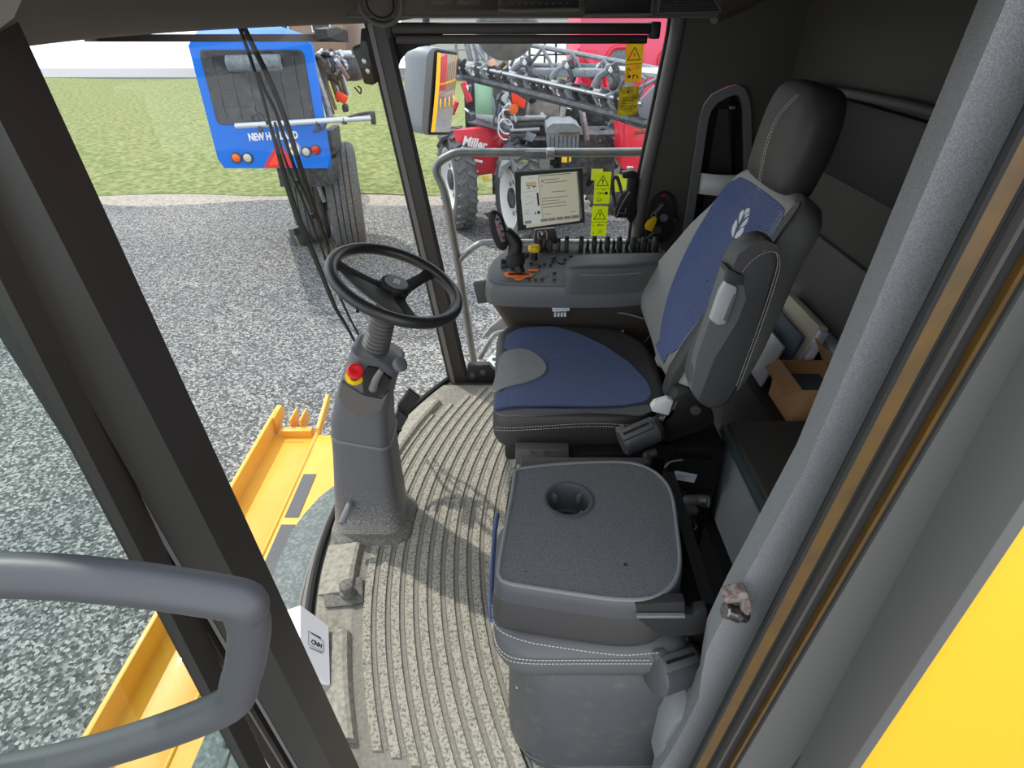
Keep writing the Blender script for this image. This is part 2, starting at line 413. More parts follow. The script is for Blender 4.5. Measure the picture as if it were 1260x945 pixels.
def at(fr, px, py):                               # where a pixel's ray meets a frame's plane, in its own (u, v)
    d = ray(px, py); t = (fr.o - CAMP).dot(fr.n) / d.dot(fr.n); q = CAMP + d * t - fr.o
    return (q.dot(fr.u), q.dot(fr.v))
Frame.at = at

# ---------------------------------------------------------------- the yard outside
struct('gravel_yard', MB().b2((-40, -8, GZ - .2), (40, 14.2, GZ)), 'gravel')
verge = MB(); verge.grid(lambda u, v: (-40 + 80 * u, 12.9 + .25 * math.sin(u * 90) + v * (1.0 - .3 * math.sin(u * 60)), GZ + .015 - .03 * abs(v - .5)), 160, 2); struct('dirt_verge', verge, 'verge')
lawn = MB(); lawn.grid(lambda u, v: (-45 + 90 * u, 13.5 + .12 * math.sin(u * 140) * (1 - v) + 24 * v, GZ + .02 + .05 * v * math.sin(u * 31 + v * 9) + .1 * v), 120, 30); struct('grass_lawn', lawn, 'grass')
struct('far_road', MB().b2((-45, 37.4, GZ), (45, 43, GZ + .16)), mat('road', (138, 138, 140), .9))

# ---------------------------------------------------------------- cab floor, glass, pillars
ys = [.60 + 1.87 * k / 24 for k in range(25)]
fl = [V((xw(y, 0) + .01, y, -.07)) for y in ys] + [V((1.06, 2.47, -.07)), V((1.06, .55, -.07)), V((-.34, .55, -.07))]
struct('floor', MB().prism(fl, (0, 0, .068)), 'trim_dark')
ws = MB(); ws.grid(lambda u, v: (xw(.60 + 1.87 * u, -.04 + 1.6 * v), .60 + 1.87 * u, -.04 + 1.6 * v), 28, 8)
struct('window_1', ws, 'windscreen')
sg = MB(); sg.grid(lambda u, v: ((-.29 - .155 * (1.6 * v)) * (1 - u) + .58 * u, 2.452, .03 + 1.57 * v), 2, 2); struct('window_2', sg, 'side_glass')

def strip(name, pa, pb, m, parent=None, bev=.004):   # a straight profile between two matching section loops
    mb = MB(); mb.loft([[V(p) for p in pa], [V(p) for p in pb]]); return struct(name, mb, m, parent)
# right front pillar
def rp(z): x0 = -.300 - .139 * (z + .03); x1 = -.212 - .149 * (z + .03); return x0, x1
def rsec(z, a, b, y0, y1): x0, x1 = rp(z); w = x1 - x0; return [(x0 + a * w, y0, z), (x0 + b * w, y0, z), (x0 + b * w, y1, z), (x0 + a * w, y1, z)]
pr = strip('trim_2', rsec(-.02, .30, .92, 2.40, 2.475), rsec(1.6, .30, .92, 2.40, 2.475), 'pillar')
part('grey_edge_strip', MB().loft([[V(p) for p in rsec(z, .08, .32, 2.395, 2.47)] for z in (-.02, 1.6)]), 'pillar_grey', pr)
part('rubber_seal', MB().tube([V(rsec(z, .02, .3, 2.42, 2.47)[0]) for z in (0, .8, 1.58)], .011), 'rubber', pr)
part('rubber_seal', MB().tube([V(rsec(z, .3, .99, 2.41, 2.47)[1]) for z in (0, .8, 1.58)], .009), 'rubber', pr)
# left front pillar, close to the door
def lsec(z, a, b, y0, y1): x0 = -.350 - .078 * z; w = -.15; return [(x0 + a * w, y0, z), (x0 + b * w, y0, z), (x0 + b * w, y1, z), (x0 + a * w, y1, z)]
pl = strip('trim_1', lsec(-.07, 0, .44, .575, .655), lsec(1.6, 0, .44, .575, .655), 'pillar')
for a, b, y0, nm, m_ in ((.44, .52, .60, 'rubber_seal', 'rubber'), (.52, .57, .585, 'seal_lip', 'pillar_grey'), (.57, .68, .605, 'rubber_seal', 'rubber'), (.68, .74, .59, 'seal_lip', 'pillar'), (.74, 1.0, .60, 'outer_rail', 'pillar')):
    part(nm, MB().loft([[V(p) for p in lsec(z, a, b, y0, .65)] for z in (-.07, 1.6)]), m_, pl)
part('edge_bead', MB().tube([V(lsec(z, .77, 1, .598, .65)[0]) for z in (-.06, 1.6)], .006, smooth=False), 'pillar_grey', pl)
# windscreen foot seal
seal = MB(); seal.tube([(xw(y, 0) + .012, y, .004) for y in ys], .013, n=8, flat=(1, 1)); struct('trim_3', seal, 'rubber')
led = MB(); led.loft([[V((xw(y, 0) - .022, y, -.05)), V((xw(y, 0) - .018, y, -.02)), V((xw(y, 0) + .0, y, -.008)), V((xw(y, 0) + .0, y, -.05))] for y in ys]); struct('trim_4', led, 'pillar_grey')

# ---------------------------------------------------------------- right wall with its pocket, rear wall
wy = 2.42
front = [(.512, 0), (.512, .72), (.516, .92), (.540, 1.168), (.558, 1.36), (.567, 1.47), (.567, 1.60)]
outer = [V((x, wy, z)) for x, z in front] + [V((1.05, wy, 1.60)), V((1.05, wy, 0))]
pout = [(.725, .45), (.722, .69), (.714, 1.19), (.722, 1.235), (.745, 1.268), (.80, 1.294), (.832, 1.300), (.858, 1.290), (.884, 1.255), (.900, 1.21), (.955, .98), (.985, .69), (.985, .45)]
pin = [(.757, .48), (.754, .69), (.744, 1.18), (.750, 1.214), (.767, 1.240), (.806, 1.262), (.832, 1.268), (.850, 1.260), (.868, 1.234), (.880, 1.20), (.932, .975), (.96, .69), (.96, .48)]
wr = struct('wall_right', MB().holed(outer, [V((x, wy, z)) for x, z in pout], (0, .05, 0)), 'trim_dark')
part('pillar_edge', MB().tube([(x + .020, wy + .012, z) for x, z in front], .027, n=12), 'trim_mid', wr)
part('window_seal', MB().tube([(x - .010, wy + .022, z) for x, z in front], .008, n=8), 'rubber', wr)
pf = part('pocket_frame', MB().loft([[V((x, wy - .004, z)) for x, z in pout], [V((x, wy - .016, z)) for x, z in pout], [V((x, wy - .016, z)) for x, z in pin], [V((x, wy + .02, z)) for x, z in pin]], False, False), 'tray', wr)
part('pocket_liner', MB().loft([[V((x, wy + .02, z)) for x, z in pin], [V((x, wy + .15, z)) for x, z in pin]], False, True), 'black', wr)
part('pocket_back', MB().prism([V((x, wy + .13, z)) for x, z in [(.83, .5), (.82, 1.2), (.86, 1.2), (.94, .9), (.94, .5)]], (0, .015, 0)), 'trim_dark', wr)
sb = solo('pocket_band', MB().loft([[V((x, wy - .010 - .035 * math.sin(math.pi * (x - .752) / .21), z0 + dz)) for x in [.752 + .21 * k / 10 for k in range(11)]] for dz in (0,) for z0 in (.905, .985)], False, False, False), 'strap', 'upper pale grey band bowed across the dark wall pocket beside the headrest', 'band', group=None)
sb.modifiers.new('t', 'SOLIDIFY').thickness = .004
sb = solo('pocket_band', MB().loft([[V((x, wy - .010 - .035 * math.sin(math.pi * (x - .748) / .22), z0)) for x in [.748 + .22 * k / 10 for k in range(11)]] for z0 in (.69, .735)], False, False, False), 'strap', 'lower pale grey band of the wall pocket, mostly behind the seat back', 'band', group=None)
sb.modifiers.new('t', 'SOLIDIFY').thickness = .004
solo('pocket_clip', MB().box((.833, wy + .01, 1.222), (.022, .02, .010), None, .002), 'steel', 'small pale metal clip in the top of the wall pocket opening', 'clip')
rw = struct('wall_rear', MB().b2((1.03, .60, -.02), (1.09, 2.47, .60)).b2((1.03, .60, .92), (1.09, 2.47, 1.62)).b2((1.04, .60, .60), (1.09, 2.47, .92)), 'trim_dark')
part('sill_rail', MB().box((1.015, 1.55, .635), (.05, 1.5, .045), None, .008), 'strap', rw)
part('lower_pad', MB().b2((1.022, .70, .66), (1.045, 2.40, .90), .01), 'trim_mid', rw)
part('blind_case', MB().tube([(1.005, 1.05, 1.33), (1.0, 1.6, 1.335), (.985, 2.05, 1.325), (.965, 2.2, 1.315)], .013, n=10), 'trim_mid', rw)
part('wall_pad', MB().box((1.02, 1.6, 1.20), (.03, 1.2, .22), None, .012), 'black', rw)
# rear floor step and ledge behind the seats
struct('trim_5', MB().b2((.60, .70, 0), (1.03, 1.44, .19)).b2((.80, 1.42, 0), (1.03, 2.42, .47)), 'black')

# ---------------------------------------------------------------- left rear door pillar
def xr(z): return .079 * (z - .37)
def vstrip(x0, x1, y0, y1, z0=-.1, z1=1.62): return MB().loft([[V((x0 + xr(z), y0, z)), V((x1 + xr(z), y0, z)), V((x1 + xr(z), y1, z)), V((x0 + xr(z), y1, z))] for z in (z0, z1)])
inner = [(.30, -.05), (.296, .15), (.301, .23), (.318, .33), (.326, .40), (.336, .50), (.330, .56), (.324, .641), (.330, .70), (.337, .76), (.378, 1.037), (.41, 1.62)]
tp = MB(); tp.loft([[V((x, .575, z)), V((xr(z) + .372, .575, z)), V((xr(z) + .372, .64, z)), V((x + .02, .64, z))] for x, z in inner])
tr6 = struct('trim_6', tp, 'carpet')
part('trim_bulge', MB().loft([[V((.33, .615, .32)) + (P(px, py, y=.60) - V((.33, .60, .32))) * sc_ + V((0, d, 0)) for px, py in ((808, 950), (818, 910), (831, 888), (850, 876), (872, 876), (862, 905), (842, 950))] for d, sc_ in ((-.014, .80), (-.008, .95), (.05, 1.0))]), 'carpet', tr6)
part('gold_strip', vstrip(.338, .358, .520, .530), 'gold', tr6)
part('rubber_seal', vstrip(.366, .378, .523, .545), 'rubber', tr6)
part('rubber_seal', vstrip(.333, .3385, .519, .526), 'rubber', tr6)
part('seal_lip', vstrip(.370, .375, .512, .53), 'trim_dark', tr6)
part('door_channel', vstrip(.358, .400, .524, .56), 'rubber', tr6)
part('gold_bead', vstrip(.397, .402, .515, .53), 'gold', tr6)
part('rubber_seal', vstrip(.402, .412, .52, .56), 'rubber', tr6)
part('outer_panel', vstrip(.411, .510, .515, .57), 'body_grey', tr6)
struct('wall_left', MB().b2((.50, .56, -.1), (1.09, .62, 1.62)), 'trim_dark')

# ---------------------------------------------------------------- open front door: glass left of the front pillar
dh = V((-.525, .585, 0)); de = V((-.60, -.15, 0))
dd = (de - dh).normalized()
dr = struct('door_1', MB().loft([[dh + V((0, 0, z)), dh + dd * .04 + V((0, 0, z)), dh + dd * .04 + V((.02, 0, z)), dh + V((.02, 0, z))] for z in (-.05, 1.55)]), 'pillar')
dg = MB(); dg.grid(lambda u, v: dh + dd * (.035 + .66 * u) + V((.004 + .10 * math.sin(u * 1.5), 0, -.05 + 1.58 * v)), 8, 2); part('pane', dg, 'door_glass', dr)

# ---------------------------------------------------------------- roof liner
part('frit', MB().prism([P(px, py, y=2.447) for px, py in ((470, 40), (545, 40), (545, 53), (515, 58), (501, 64), (493, 74), (489, 86), (488, 100), (478, 100))], (0, .003, 0)), 'rubber', pr)
cl = [V((xw(y, 1.5) - .16, y, 1.60)) for y in ys] + [V((1.09, 2.49, 1.60)), V((1.09, .55, 1.60)), V((-.55, .55, 1.60))]
ce = struct('ceiling', MB().prism(cl, (0, 0, .08)), 'liner')
hd = MB(); hd.loft([[V((xw(y, 1.5) - .14, y, 1.61)), V((xw(y, 1.5) - .14, y, 1.515)), V((xw(y, 1.5) - .08, y, 1.497)), V((xw(y, 1.5) + .02, y, 1.494)), V((xw(y, 1.5) + .10, y, 1.505)), V((xw(y, 1.5) + .17, y, 1.54)), V((xw(y, 1.5) + .24, y, 1.61))] for y in ys]); part('header', hd, 'liner', ce, ang=60)
fc = Frame((0, 2.165, 1.513), (1, 0, 0), (0, -.42, .907))       # the slanted face of the right roof console
cb = MB(); prof = [(2.20, 1.520), (2.185, 1.512), (2.165, 1.513), (2.163, 1.5175), (2.117, 1.617), (2.3, 1.617), (2.3, 1.60)]
cb.loft([[V((x, y, z)) for y, z in prof] for x in (-.62, .645)]); 
cb.loft([[V((.645, y, z)) for y, z in prof], [V((.86, y + .09, min(1.617, z + .075))) for y, z in prof]]); co = part('side_console', cb, 'liner', ce)
part('lip_bead', MB().tube([(-.60, 2.163, 1.5165), (.1, 2.163, 1.5165), (.64, 2.163, 1.5165)], .0028, n=6), 'trim_mid', co)
part('headliner_edge', MB().tube([(.64, 2.19, 1.514), (.75, 2.25, 1.55), (.86, 2.28, 1.60)], .02, n=8), 'liner', ce)
# ---------------------------------------------------------------- ribbed floor mat
def arc(x0, y): return x0 + .28 * (y - 1.4) ** 2
fm = thing('floor_mat', 'long dusty beige rubber floor mat with curved ribs in front of the seats', 'mat', (-.25, 1.5, .001))
my = [.655 + 1.71 * k / 40 for k in range(41)]
base = [V((max(xw(y, 0) + .034, -.62 + .9 * max(0, .80 - y)), y, .001)) for y in my] + [V((.02, 2.365, .001)), V((.34, 2.365, .001)), V((.34, 1.10, .001)), V((.02, 1.08, .001)), V((-.005, 1.0, .001)), V((-.008, .80, .001)), V((.03, .68, .001)), V((.09, .645, .001))]
part('backing', MB().prism(base, (0, 0, .006)), 'mat_groove', fm)
for i in range(-1, 12):
    x0 = -.462 + .0423 * i
    ya = {-1: 1.70, 0: .715, 1: .70, 2: .682}.get(i, .66); yb = {-1: 2.12, 0: 2.2, 1: 2.27}.get(i, 2.335)
    if i == 0: ya = .715
    if i >= 11: ya, yb = (1.06, 2.335) if i > 11 else (.93, 2.335)
    n = 44; mb = MB()
    mb.loft([[V((arc(x0, y) + a, y, z)) for a, z in ((-.013, .006), (-.011, .0135), (.012, .0135), (.0145, .006))] for y in [ya + (yb - ya) * k / n for k in range(n + 1)]])
    part('rib', mb, 'dust', fm, ang=25)
    mb = MB(); mb.loft([[V((arc(x0 + .0232, y) + a, y, z)) for a, z in ((-.0045, .006), (-.0035, .009), (.0035, .009), (.0045, .006))] for y in [ya + .004 + (yb - ya) * k / n for k in range(n + 1)]])
    part('rib', mb, 'mat_groove', fm, ang=25)
def toe(y0, y1, x0, h0, h1):
    mb = MB(); mb.loft([[V((xw(y, 0) + .036, y, .006)), V((xw(y, 0) + .040, y, h0)), V((arc(x0, y) - .012, y, h1)), V((arc(x0, y), y, h1 - .004)), V((arc(x0, y) + .010, y, .006))] for y in [y0 + (y1 - y0) * k / 14 for k in range(15)]]); return mb
part('toe_pad', toe(1.66, 2.21, -.515, .012, .032), 'mat_plain', fm, ang=25)
part('toe_pad', toe(1.165, 1.36, -.512, .016, .034), 'mat_plain', fm, ang=25)
part('toe_pad', toe(.735, 1.035, -.515, .016, .034), 'mat_plain', fm, ang=25)
part('apron', toe(1.02, 1.18, -.50, .010, .0085), 'mat_plain', fm, ang=25)
part('apron', toe(2.20, 2.355, -.52, .012, .0095), 'mat_plain', fm, ang=25)
solo('threshold_plate', MB().prism([(-.40, .60, .0005), (-.10, .58, .0005), (-.10, .652, .0005), (-.345, .652, .0005), (-.38, .70, .0005)], (0, 0, .006), .002), mat('threshold', (150, 118, 108), .6, var=(30, .4, .7), rgb2=(120, 100, 92)), 'reddish brown sill plate at the near end of the ribbed mat', 'plate')
# foot switch
fs = thing('foot_switch', 'round black foot button on a small dark plate set in the dusty mat', 'switch', (-.535, 1.10, .011))
fp = [P(px, py, z=.016) for px, py in ((400, 748), (398, 730), (404, 718), (414, 711), (446, 710), (447, 741), (432, 745))]
part('mount_plate', MB().prism(fp, (0, 0, .003), .001), 'mat_dark', fs)
fb = P(428, 730, z=.02)
part('button', MB().lathe([(.0, .0), (.024, 0), (.024, .012), (.017, .014), (.0165, .028), (.0215, .030), (.0215, .042), (.018, .0445), (0, .0445)], fb, n=24), 'mat_dark', fs)

# ---------------------------------------------------------------- steering column
sc = thing('steering_column', 'grey plastic steering column with black wheel and red stop button', 'steering column', (-.5, 1.5, .006))
def sec(cx, cy, z, w, d, r, tilt=0, ty=0):
    rot = Matrix.Rotation(R(tilt), 3, 'Y'); return [V((cx, cy, z)) + rot @ V((a, b, 0)) for a, b in rr2(-w / 2, w / 2, -d / 2, d / 2, r, 5)]
part('foot_flange', MB().loft([sec(-.487, 1.485, .006, .285, .255, .07), sec(-.488, 1.487, .022, .275, .245, .07), sec(-.490, 1.49, .030, .25, .225, .065)]), 'mat_dark', sc)
part('lower_shroud', MB().loft([sec(-.497, 1.50, .022, .238, .205, .050), sec(-.496, 1.50, .06, .228, .20, .045), sec(-.488, 1.50, .20, .205, .185, .04), sec(-.478, 1.50, .34, .188, .172, .036, 6), sec(-.474, 1.50, .402, .184, .17, .034, 13)]), 'column_dusty', sc)
part('joint_band', MB().loft([sec(-.473, 1.50, .400, .189, .175, .034, 13), sec(-.472, 1.50, .411, .189, .175, .034, 13)]), 'plastic_light', sc)
part('upper_shroud', MB().loft([sec(-.473, 1.50, .407, .184, .170, .034, 13), sec(-.470, 1.50, .455, .180, .170, .034, 16), sec(-.449, 1.495, .55, .160, .160, .034, 22), sec(-.408, 1.495, .655, .150, .150, .036, 26), sec(-.391, 1.495, .693, .150, .142, .04, 26), sec(-.387, 1.495, .700, .135, .125, .04, 26)]), 'column', sc)
ad = V((.36, 0, .933))
bl = MB(); b0 = V((-.405, 1.495, .695)); n_ = 9
bl.lathe([(.044, -.01)] + [q for k in range(n_) for q in ((.0415 - .0009 * k, .013 * k + .002), (.0415 - .0009 * k, .013 * k + .006), (.0335 - .0008 * k, .013 * k + .010))] + [(.033, .118), (.030, .15)], b0, ad, 24)
part('bellows', bl, 'bellows', sc, ang=80)
hub = V((-.321, 1.5, .899)); wn_ = V((.39, -.06, .92)).normalized(); wu = V((.92, 0, -.39)); wu = (wu - wn_ * wu.dot(wn_)).normalized(); wv = wn_.cross(wu)
def wp(a, r, h=0): return hub + (wu * math.cos(a) + wv * math.sin(a)) * r + wn_ * h
sw = part('rim', MB().tube([wp(2 * math.pi * k / 48, .176, .007) for k in range(48)], .0165, n=14, smooth=False, closed=True), 'wheel_leather', sc, label='black leather wheel rim')
part('rim_stitching', stitches([wp(2 * math.pi * k / 48, .1610, .003) for k in range(0, 49)], .010, .0055, .0011, 2), 'trim_mid', sw, stuff=True)
for k, a in enumerate((R(8), R(172), R(62), R(250))):
    mb = MB(); mb.tube([wp(a, .177) - (wp(a + .1, .177) - wp(a - .1, .177)) * .012, wp(a, .177) + (wp(a + .1, .177) - wp(a - .1, .177)) * .012], .0171, n=14, smooth=False); part('rim_seam', mb, 'rubber', sw)
part('spoke_web', MB().prism([wp(R(t), r, -.014) for t, r in ((180, .165), (205, .055), (240, .036), (275, .055), (300, .165), (285, .135), (262, .112), (240, .106), (218, .112), (195, .135))], wn_ * .006, .002), 'trim_mid', sc)
for a in (R(180), R(62), R(300)):
    tgt = V((0, 0, 0)); e = (wp(a, 1) - hub).normalized(); s_ = wn_.cross(e)
    ring = lambda r, w, h, t: [hub + e * r + s_ * (w * c) + wn_ * (h + t * d) for c, d in ((-1, -1), (-.8, .6), (-.3, 1), (.3, 1), (.8, .6), (1, -1))]
    part('spoke', MB().loft([ring(.02, .024, -.018, .008), ring(.07, .019, -.016, .007), ring(.13, .016, -.006, .006), ring(.165, .022, .0, .006)]), 'rubber', sc)
hb = part('hub', MB().lathe([(0, -.055), (.03, -.055), (.038, -.035), (.040, -.012), (.040, .004), (.037, .010), (.034, .011)], hub, wn_, 30), 'rubber', sc)
kn = MB(); kn.lathe([(.041, -.010), (.0425, -.006), (.0425, .004), (.041, .008)], hub, wn_, 30)
for k in range(14): kn.box(wp(2 * math.pi * k / 14, .041, -.001), (.008, .008, .012), Matrix((wu, wv, wn_)).transposed(), .002)
part('grip_collar', kn, 'black', hb)
part('badge', MB().lathe([(.0335, .010), (.031, .0135), (0, .0145)], hub, wn_, 26), 'plastic_light', hb)
fh = Frame(hub + wn_ * .0148, wu * -1, wv * -1); lf = MB()
for s_ in (-1, 1):
    for k in range(3): fh.poly(lf, [(s_ * .001, -.014 + .009 * k), (s_ * .008, -.008 + .009 * k), (s_ * .009, .000 + .009 * k), (s_ * .001, -.006 + .009 * k)], 0, .0006)
part('leaf_emblem', lf, 'grip_white', hb)
# controls on the column
stp = P(437, 458, y=1.395); sax = V((.30, -.55, .78)).normalized()
eb = part('stop_button', MB().lathe([(.010, -.022), (.010, -.002), (.021, 0), (.0235, .004), (.0235, .011), (.020, .016), (.011, .0175), (.009, .0165), (0, .0165)], stp, sax, 26), 'red_knob', sc, label='red emergency stop button')
part('arrow_ring', MB().lathe([(.0, .0), (.026, 0), (.026, .003), (.0, .0035)], stp - sax * .036, sax, 26), 'yellow_knob', eb)
part('stem_collar', MB().lathe([(.014, -.034), (.014, -.012), (.011, -.010), (.011, 0)], stp, sax, 20), 'black', eb)
pc = P(466, 478, y=1.41)
part('switch_pocket', MB().loft([[P(px, py, y=1.412) + V((0, o_, 0)) for px, py in ((446, 462), (452, 452), (466, 455), (481, 468), (474, 484), (462, 490), (447, 484))] for o_ in (0, .03)]), 'black', sc)
fk = Frame(P(446, 515, y=1.408), V((1, 0, .0)), V((.36, .05, .93)))
kp = [at(fk, px, py) for px, py in ((420, 470), (447, 486), (470, 491), (478, 482), (468, 505), (456, 512), (440, 511), (424, 500), (417, 488))]
kb = MB(); fk.poly(kb, kp, -.02, .002); part('knee_panel', kb, mat('gloss_panel', (92, 88, 84), .22), sc)
part('ignition_stalk', MB().tube([P(459, 478, y=1.40), P(463, 466, y=1.375), P(470, 455, y=1.365)], [.013, .010, .0075], n=12, sub=4), 'plastic_light', sc)
part('adjust_knob', MB().lathe([(0, -.012), (.021, -.012), (.0225, -.008), (.0225, .004), (.019, .007), (0, .0075)], P(493, 448, y=1.44), V((.75, -.35, .55)), 24), 'plastic_light', sc)
part('tilt_tube', MB().tube([P(433, 612, y=1.43), P(429, 624, y=1.385), P(421, 642, y=1.36)], [.011, .012, .012], n=14, sub=3), 'plastic_light', sc)
part('tube_bore', MB().lathe([(.0, 0), (.007, 0), (.007, .003), (0, .003)], P(420.3, 643, y=1.3565), P(420.3, 643, y=1.3565) - P(429, 624, y=1.385), 14), 'black', sc)
# brake pedals
bp = thing('brake_pedals', 'pair of ribbed black brake pedals behind the steering column', 'pedals', (-.38, 1.72, .03))
for (cx, cy, r_) in ((489, 505, 16), (502, 492, 16)):
    pass
def pedal(px4, y):
    c = [P(a, b, y=y) for a, b in px4]; n = (c[1] - c[0]).cross(c[3] - c[0]).normalized()
    if n.y > 0: n = -n
    pd = part('pedal', MB().prism(c, -n * .016, .003), 'rubber', bp)
    rb = MB()
    for k in range(9):
        t = .06 + .11 * k; a = c[0].lerp(c[1], t); b = c[3].lerp(c[2], t); rb.tube([a.lerp(b, .04) + n * .002, a.lerp(b, .96) + n * .002], .0035, n=6, smooth=False)
    part('tread', rb, 'trim_mid', pd, stuff=True)
    return c
c1 = pedal(((488, 500), (503, 479), (517, 490), (500, 512)), 1.74)
c2 = pedal(((480, 523), (489, 504), (502, 514), (493, 530)), 1.70)
for q, e in ((c1[3], (485, 545)), (c2[3], (480, 553))):
    part('pedal_arm', MB().tube([q, P(490, 530, y=1.70), P(e[0], e[1], y=1.64)], .010, n=8, flat=(1, .6)), 'rubber', bp)

# ---------------------------------------------------------------- driver seat
def patch(outl, hz, off, to3, rings=7, drop=.005):
    c = sum((V((a, b)) for a, b in outl), V((0, 0))) / len(outl); rg = []
    for s_, d in [(1.0, -drop), (.992, 0)] + [(1 - (k + 1) / (rings + .3), 0) for k in range(rings)]:
        rg.append([to3(c.x + (a - c.x) * s_, c.y + (b - c.y) * s_, hz(c.x + (a - c.x) * s_, c.y + (b - c.y) * s_) + off + d) for a, b in outl])
    return MB().loft(rg, False, True)
ds = thing('driver_seat', 'large black leather driver seat with dark blue fabric insets and white leaf emblem', 'seat', (.2, 1.51, 0))
def hz(x, y): return .630 + .016 * ((y - 1.51) / .26) ** 2 - .5 * max(0, .02 - x) ** 1.5 - .010 * math.exp(-((x - .28) / .14) ** 2)
so = [(a, b) for a, b in rr2(-.052, .445, 1.245, 1.775, [.05, .17, .17, .07], 8)]
cs = V((.19, 1.51))
def sc2(s_): return [(cs.x + (a - cs.x) * s_, cs.y + (b - cs.y) * s_) for a, b in so]
I3 = lambda a, b, h: V((a, b, h))
cu = MB(); rg = [[V((a, b, .525)) for a, b in sc2(.90)], [V((a, b, .530)) for a, b in sc2(.965)], [V((a, b, .55)) for a, b in sc2(.995)], [V((a, b, .585)) for a, b in sc2(1.004)], [V((a, b, .606)) for a, b in sc2(.998)]]
rg += [[V((a, b, hz(a, b) - d)) for a, b in sc2(s_)] for s_, d in ((.985, .010), (.955, .002), (.90, 0), (.75, 0), (.5, 0), (.25, 0), (.05, 0))]
cushion = part('seat_cushion', cu.loft(rg), 'leather_dark', ds, ang=60)
blu = resample([P(px, py, z=.634) for px, py in ((607, 504), (610, 480), (615, 450), (619, 425), (623, 413), (640, 407), (680, 404), (715, 411), (745, 423), (775, 443), (796, 466), (803, 483), (797, 494), (770, 498), (720, 501), (660, 503))], 60)
blu = catmull(blu, [0] * 60, 1, True)[0]
part('fabric_inset', patch([(p.x, p.y) for p in blu], hz, .004, I3), 'blue_fabric', cushion, ang=60, label='dark blue ribbed fabric inset')
gi = curve([P(px, py, z=.638) for px, py in ((606, 478), (611, 455), (617, 434), (640, 429), (656, 433), (668, 442), (672.5, 452), (667, 461), (650, 469), (628, 474))], 5, True)
part('nose_inset', patch([(p.x, p.y) for p in gi], hz, .008, I3), 'leather_light', cushion, ang=60, label='light grey leather nose inset')
nb = [P(px, py, z=.640) for px, py in ((609, 508), (650, 506), (720, 504), (775, 501), (800, 497), (806, 505), (790, 512), (755, 506), (720, 508), (680, 513), (650, 516), (620, 514))]
part('side_bolster', patch([(p.x, p.y) for p in resample(nb, 50)], hz, .005, I3), 'leather_light' if False else 'leather', cushion, ang=60)
for dz in (0, .0085):
    part('stitching', stitches([V((a, 1.2405 - .001 * (dz > 0), z - dz)) for a, z in ((-.045, .607), (0, .606), (.08, .611), (.17, .618), (.25, .619), (.31, .614), (.35, .606))]), 'stitch', cushion, stuff=True)
part('seat_pan', MB().b2((-.02, 1.27, .465), (.43, 1.75, .53), .012), 'black', ds)
part('rear_shroud', MB().b2((.44, 1.29, .05), (.612, 1.74, .50), .02), 'black', ds)
part('suspension', MB().b2((.03, 1.30, .04), (.46, 1.74, .47), .02), 'black', ds)
rl = part('slide_rail', MB().prism([P(px, py, y=1.20) for px, py in ((635, 553), (700, 553), (700, 572), (634, 572))], (0, .03, 0), .002), 'trim_mid', ds)
for px in (653, 670): part('bolt', MB().lathe([(0, .004), (.005, .004), (.0055, 0), (.0055, -.003)], P(px, 557, y=1.198), (0, -1, .2), 10), 'steel', rl)
part('slide_rail', MB().prism([P(px, py, y=1.21) for px, py in ((700, 558), (830, 556), (830, 566), (700, 568))], (0, .03, 0), .002), 'black', ds)
# backrest
fbk = Frame((.405, 1.515, .60), (0, -1, 0), (.383, 0, .924))
def hbk(u, v): return -.012 + .034 * min(1, (abs(u) / .24)) ** 3 + .012 * math.exp(-((v - .18) / .12) ** 2)
lft = [at(fbk, px, py) for px, py in ((824, 505), (815, 480), (806, 450), (797, 415), (795, 385), (803, 352), (820, 322), (848, 286), (880, 248), (903, 216), (916, 205), (930, 202))]
lft = [(min(u, -.02), v) for u, v in lft]
full = lft + [(-u, v) for u, v in reversed(lft)]
full = [(q.x, q.y) for q in resample(curve([V((a, b, 0)) for a, b in full], 4, True), 80)]
cB = V((0, .28)); T3 = lambda u, v, h: fbk.p(u, v, h)
def sB(s_): return [(cB.x + (a - cB.x) * s_, cB.y + (b - cB.y) * s_) for a, b in full]
rg = [[fbk.p(a, b, -.10) for a, b in sB(.90)], [fbk.p(a, b, -.09) for a, b in sB(.97)], [fbk.p(a, b, -.03) for a, b in sB(1.0)]] + [[fbk.p(a, b, hbk(a, b) - d) for a, b in sB(s_)] for s_, d in ((1.0, .03), (.985, .008), (.95, 0), (.85, 0), (.7, 0), (.5, 0), (.3, 0), (.1, 0))]
back = part('backrest', MB().loft(rg), 'leather_light', ds, ang=60)
lb = [at(fbk, px, py) for px, py in ((815, 448), (811, 425), (813, 405), (828, 355), (850, 305), (878, 257), (896, 229), (906, 220.5), (916, 219))]
fb2 = lb + [(-u + .0, v) for u, v in reversed(lb)]
fb2 = [(q.x, q.y) for q in resample(curve([V((a, b, 0)) for a, b in fb2], 4, True), 80)]
part('fabric_inset', patch(fb2, hbk, .003, T3), 'blue_fabric', back, ang=60, label='dark blue fabric panel')
def crop(pts): return [at(fbk, 790 + x / 6.3, 150 + y / 6.3) for x, y in pts]
em = MB()
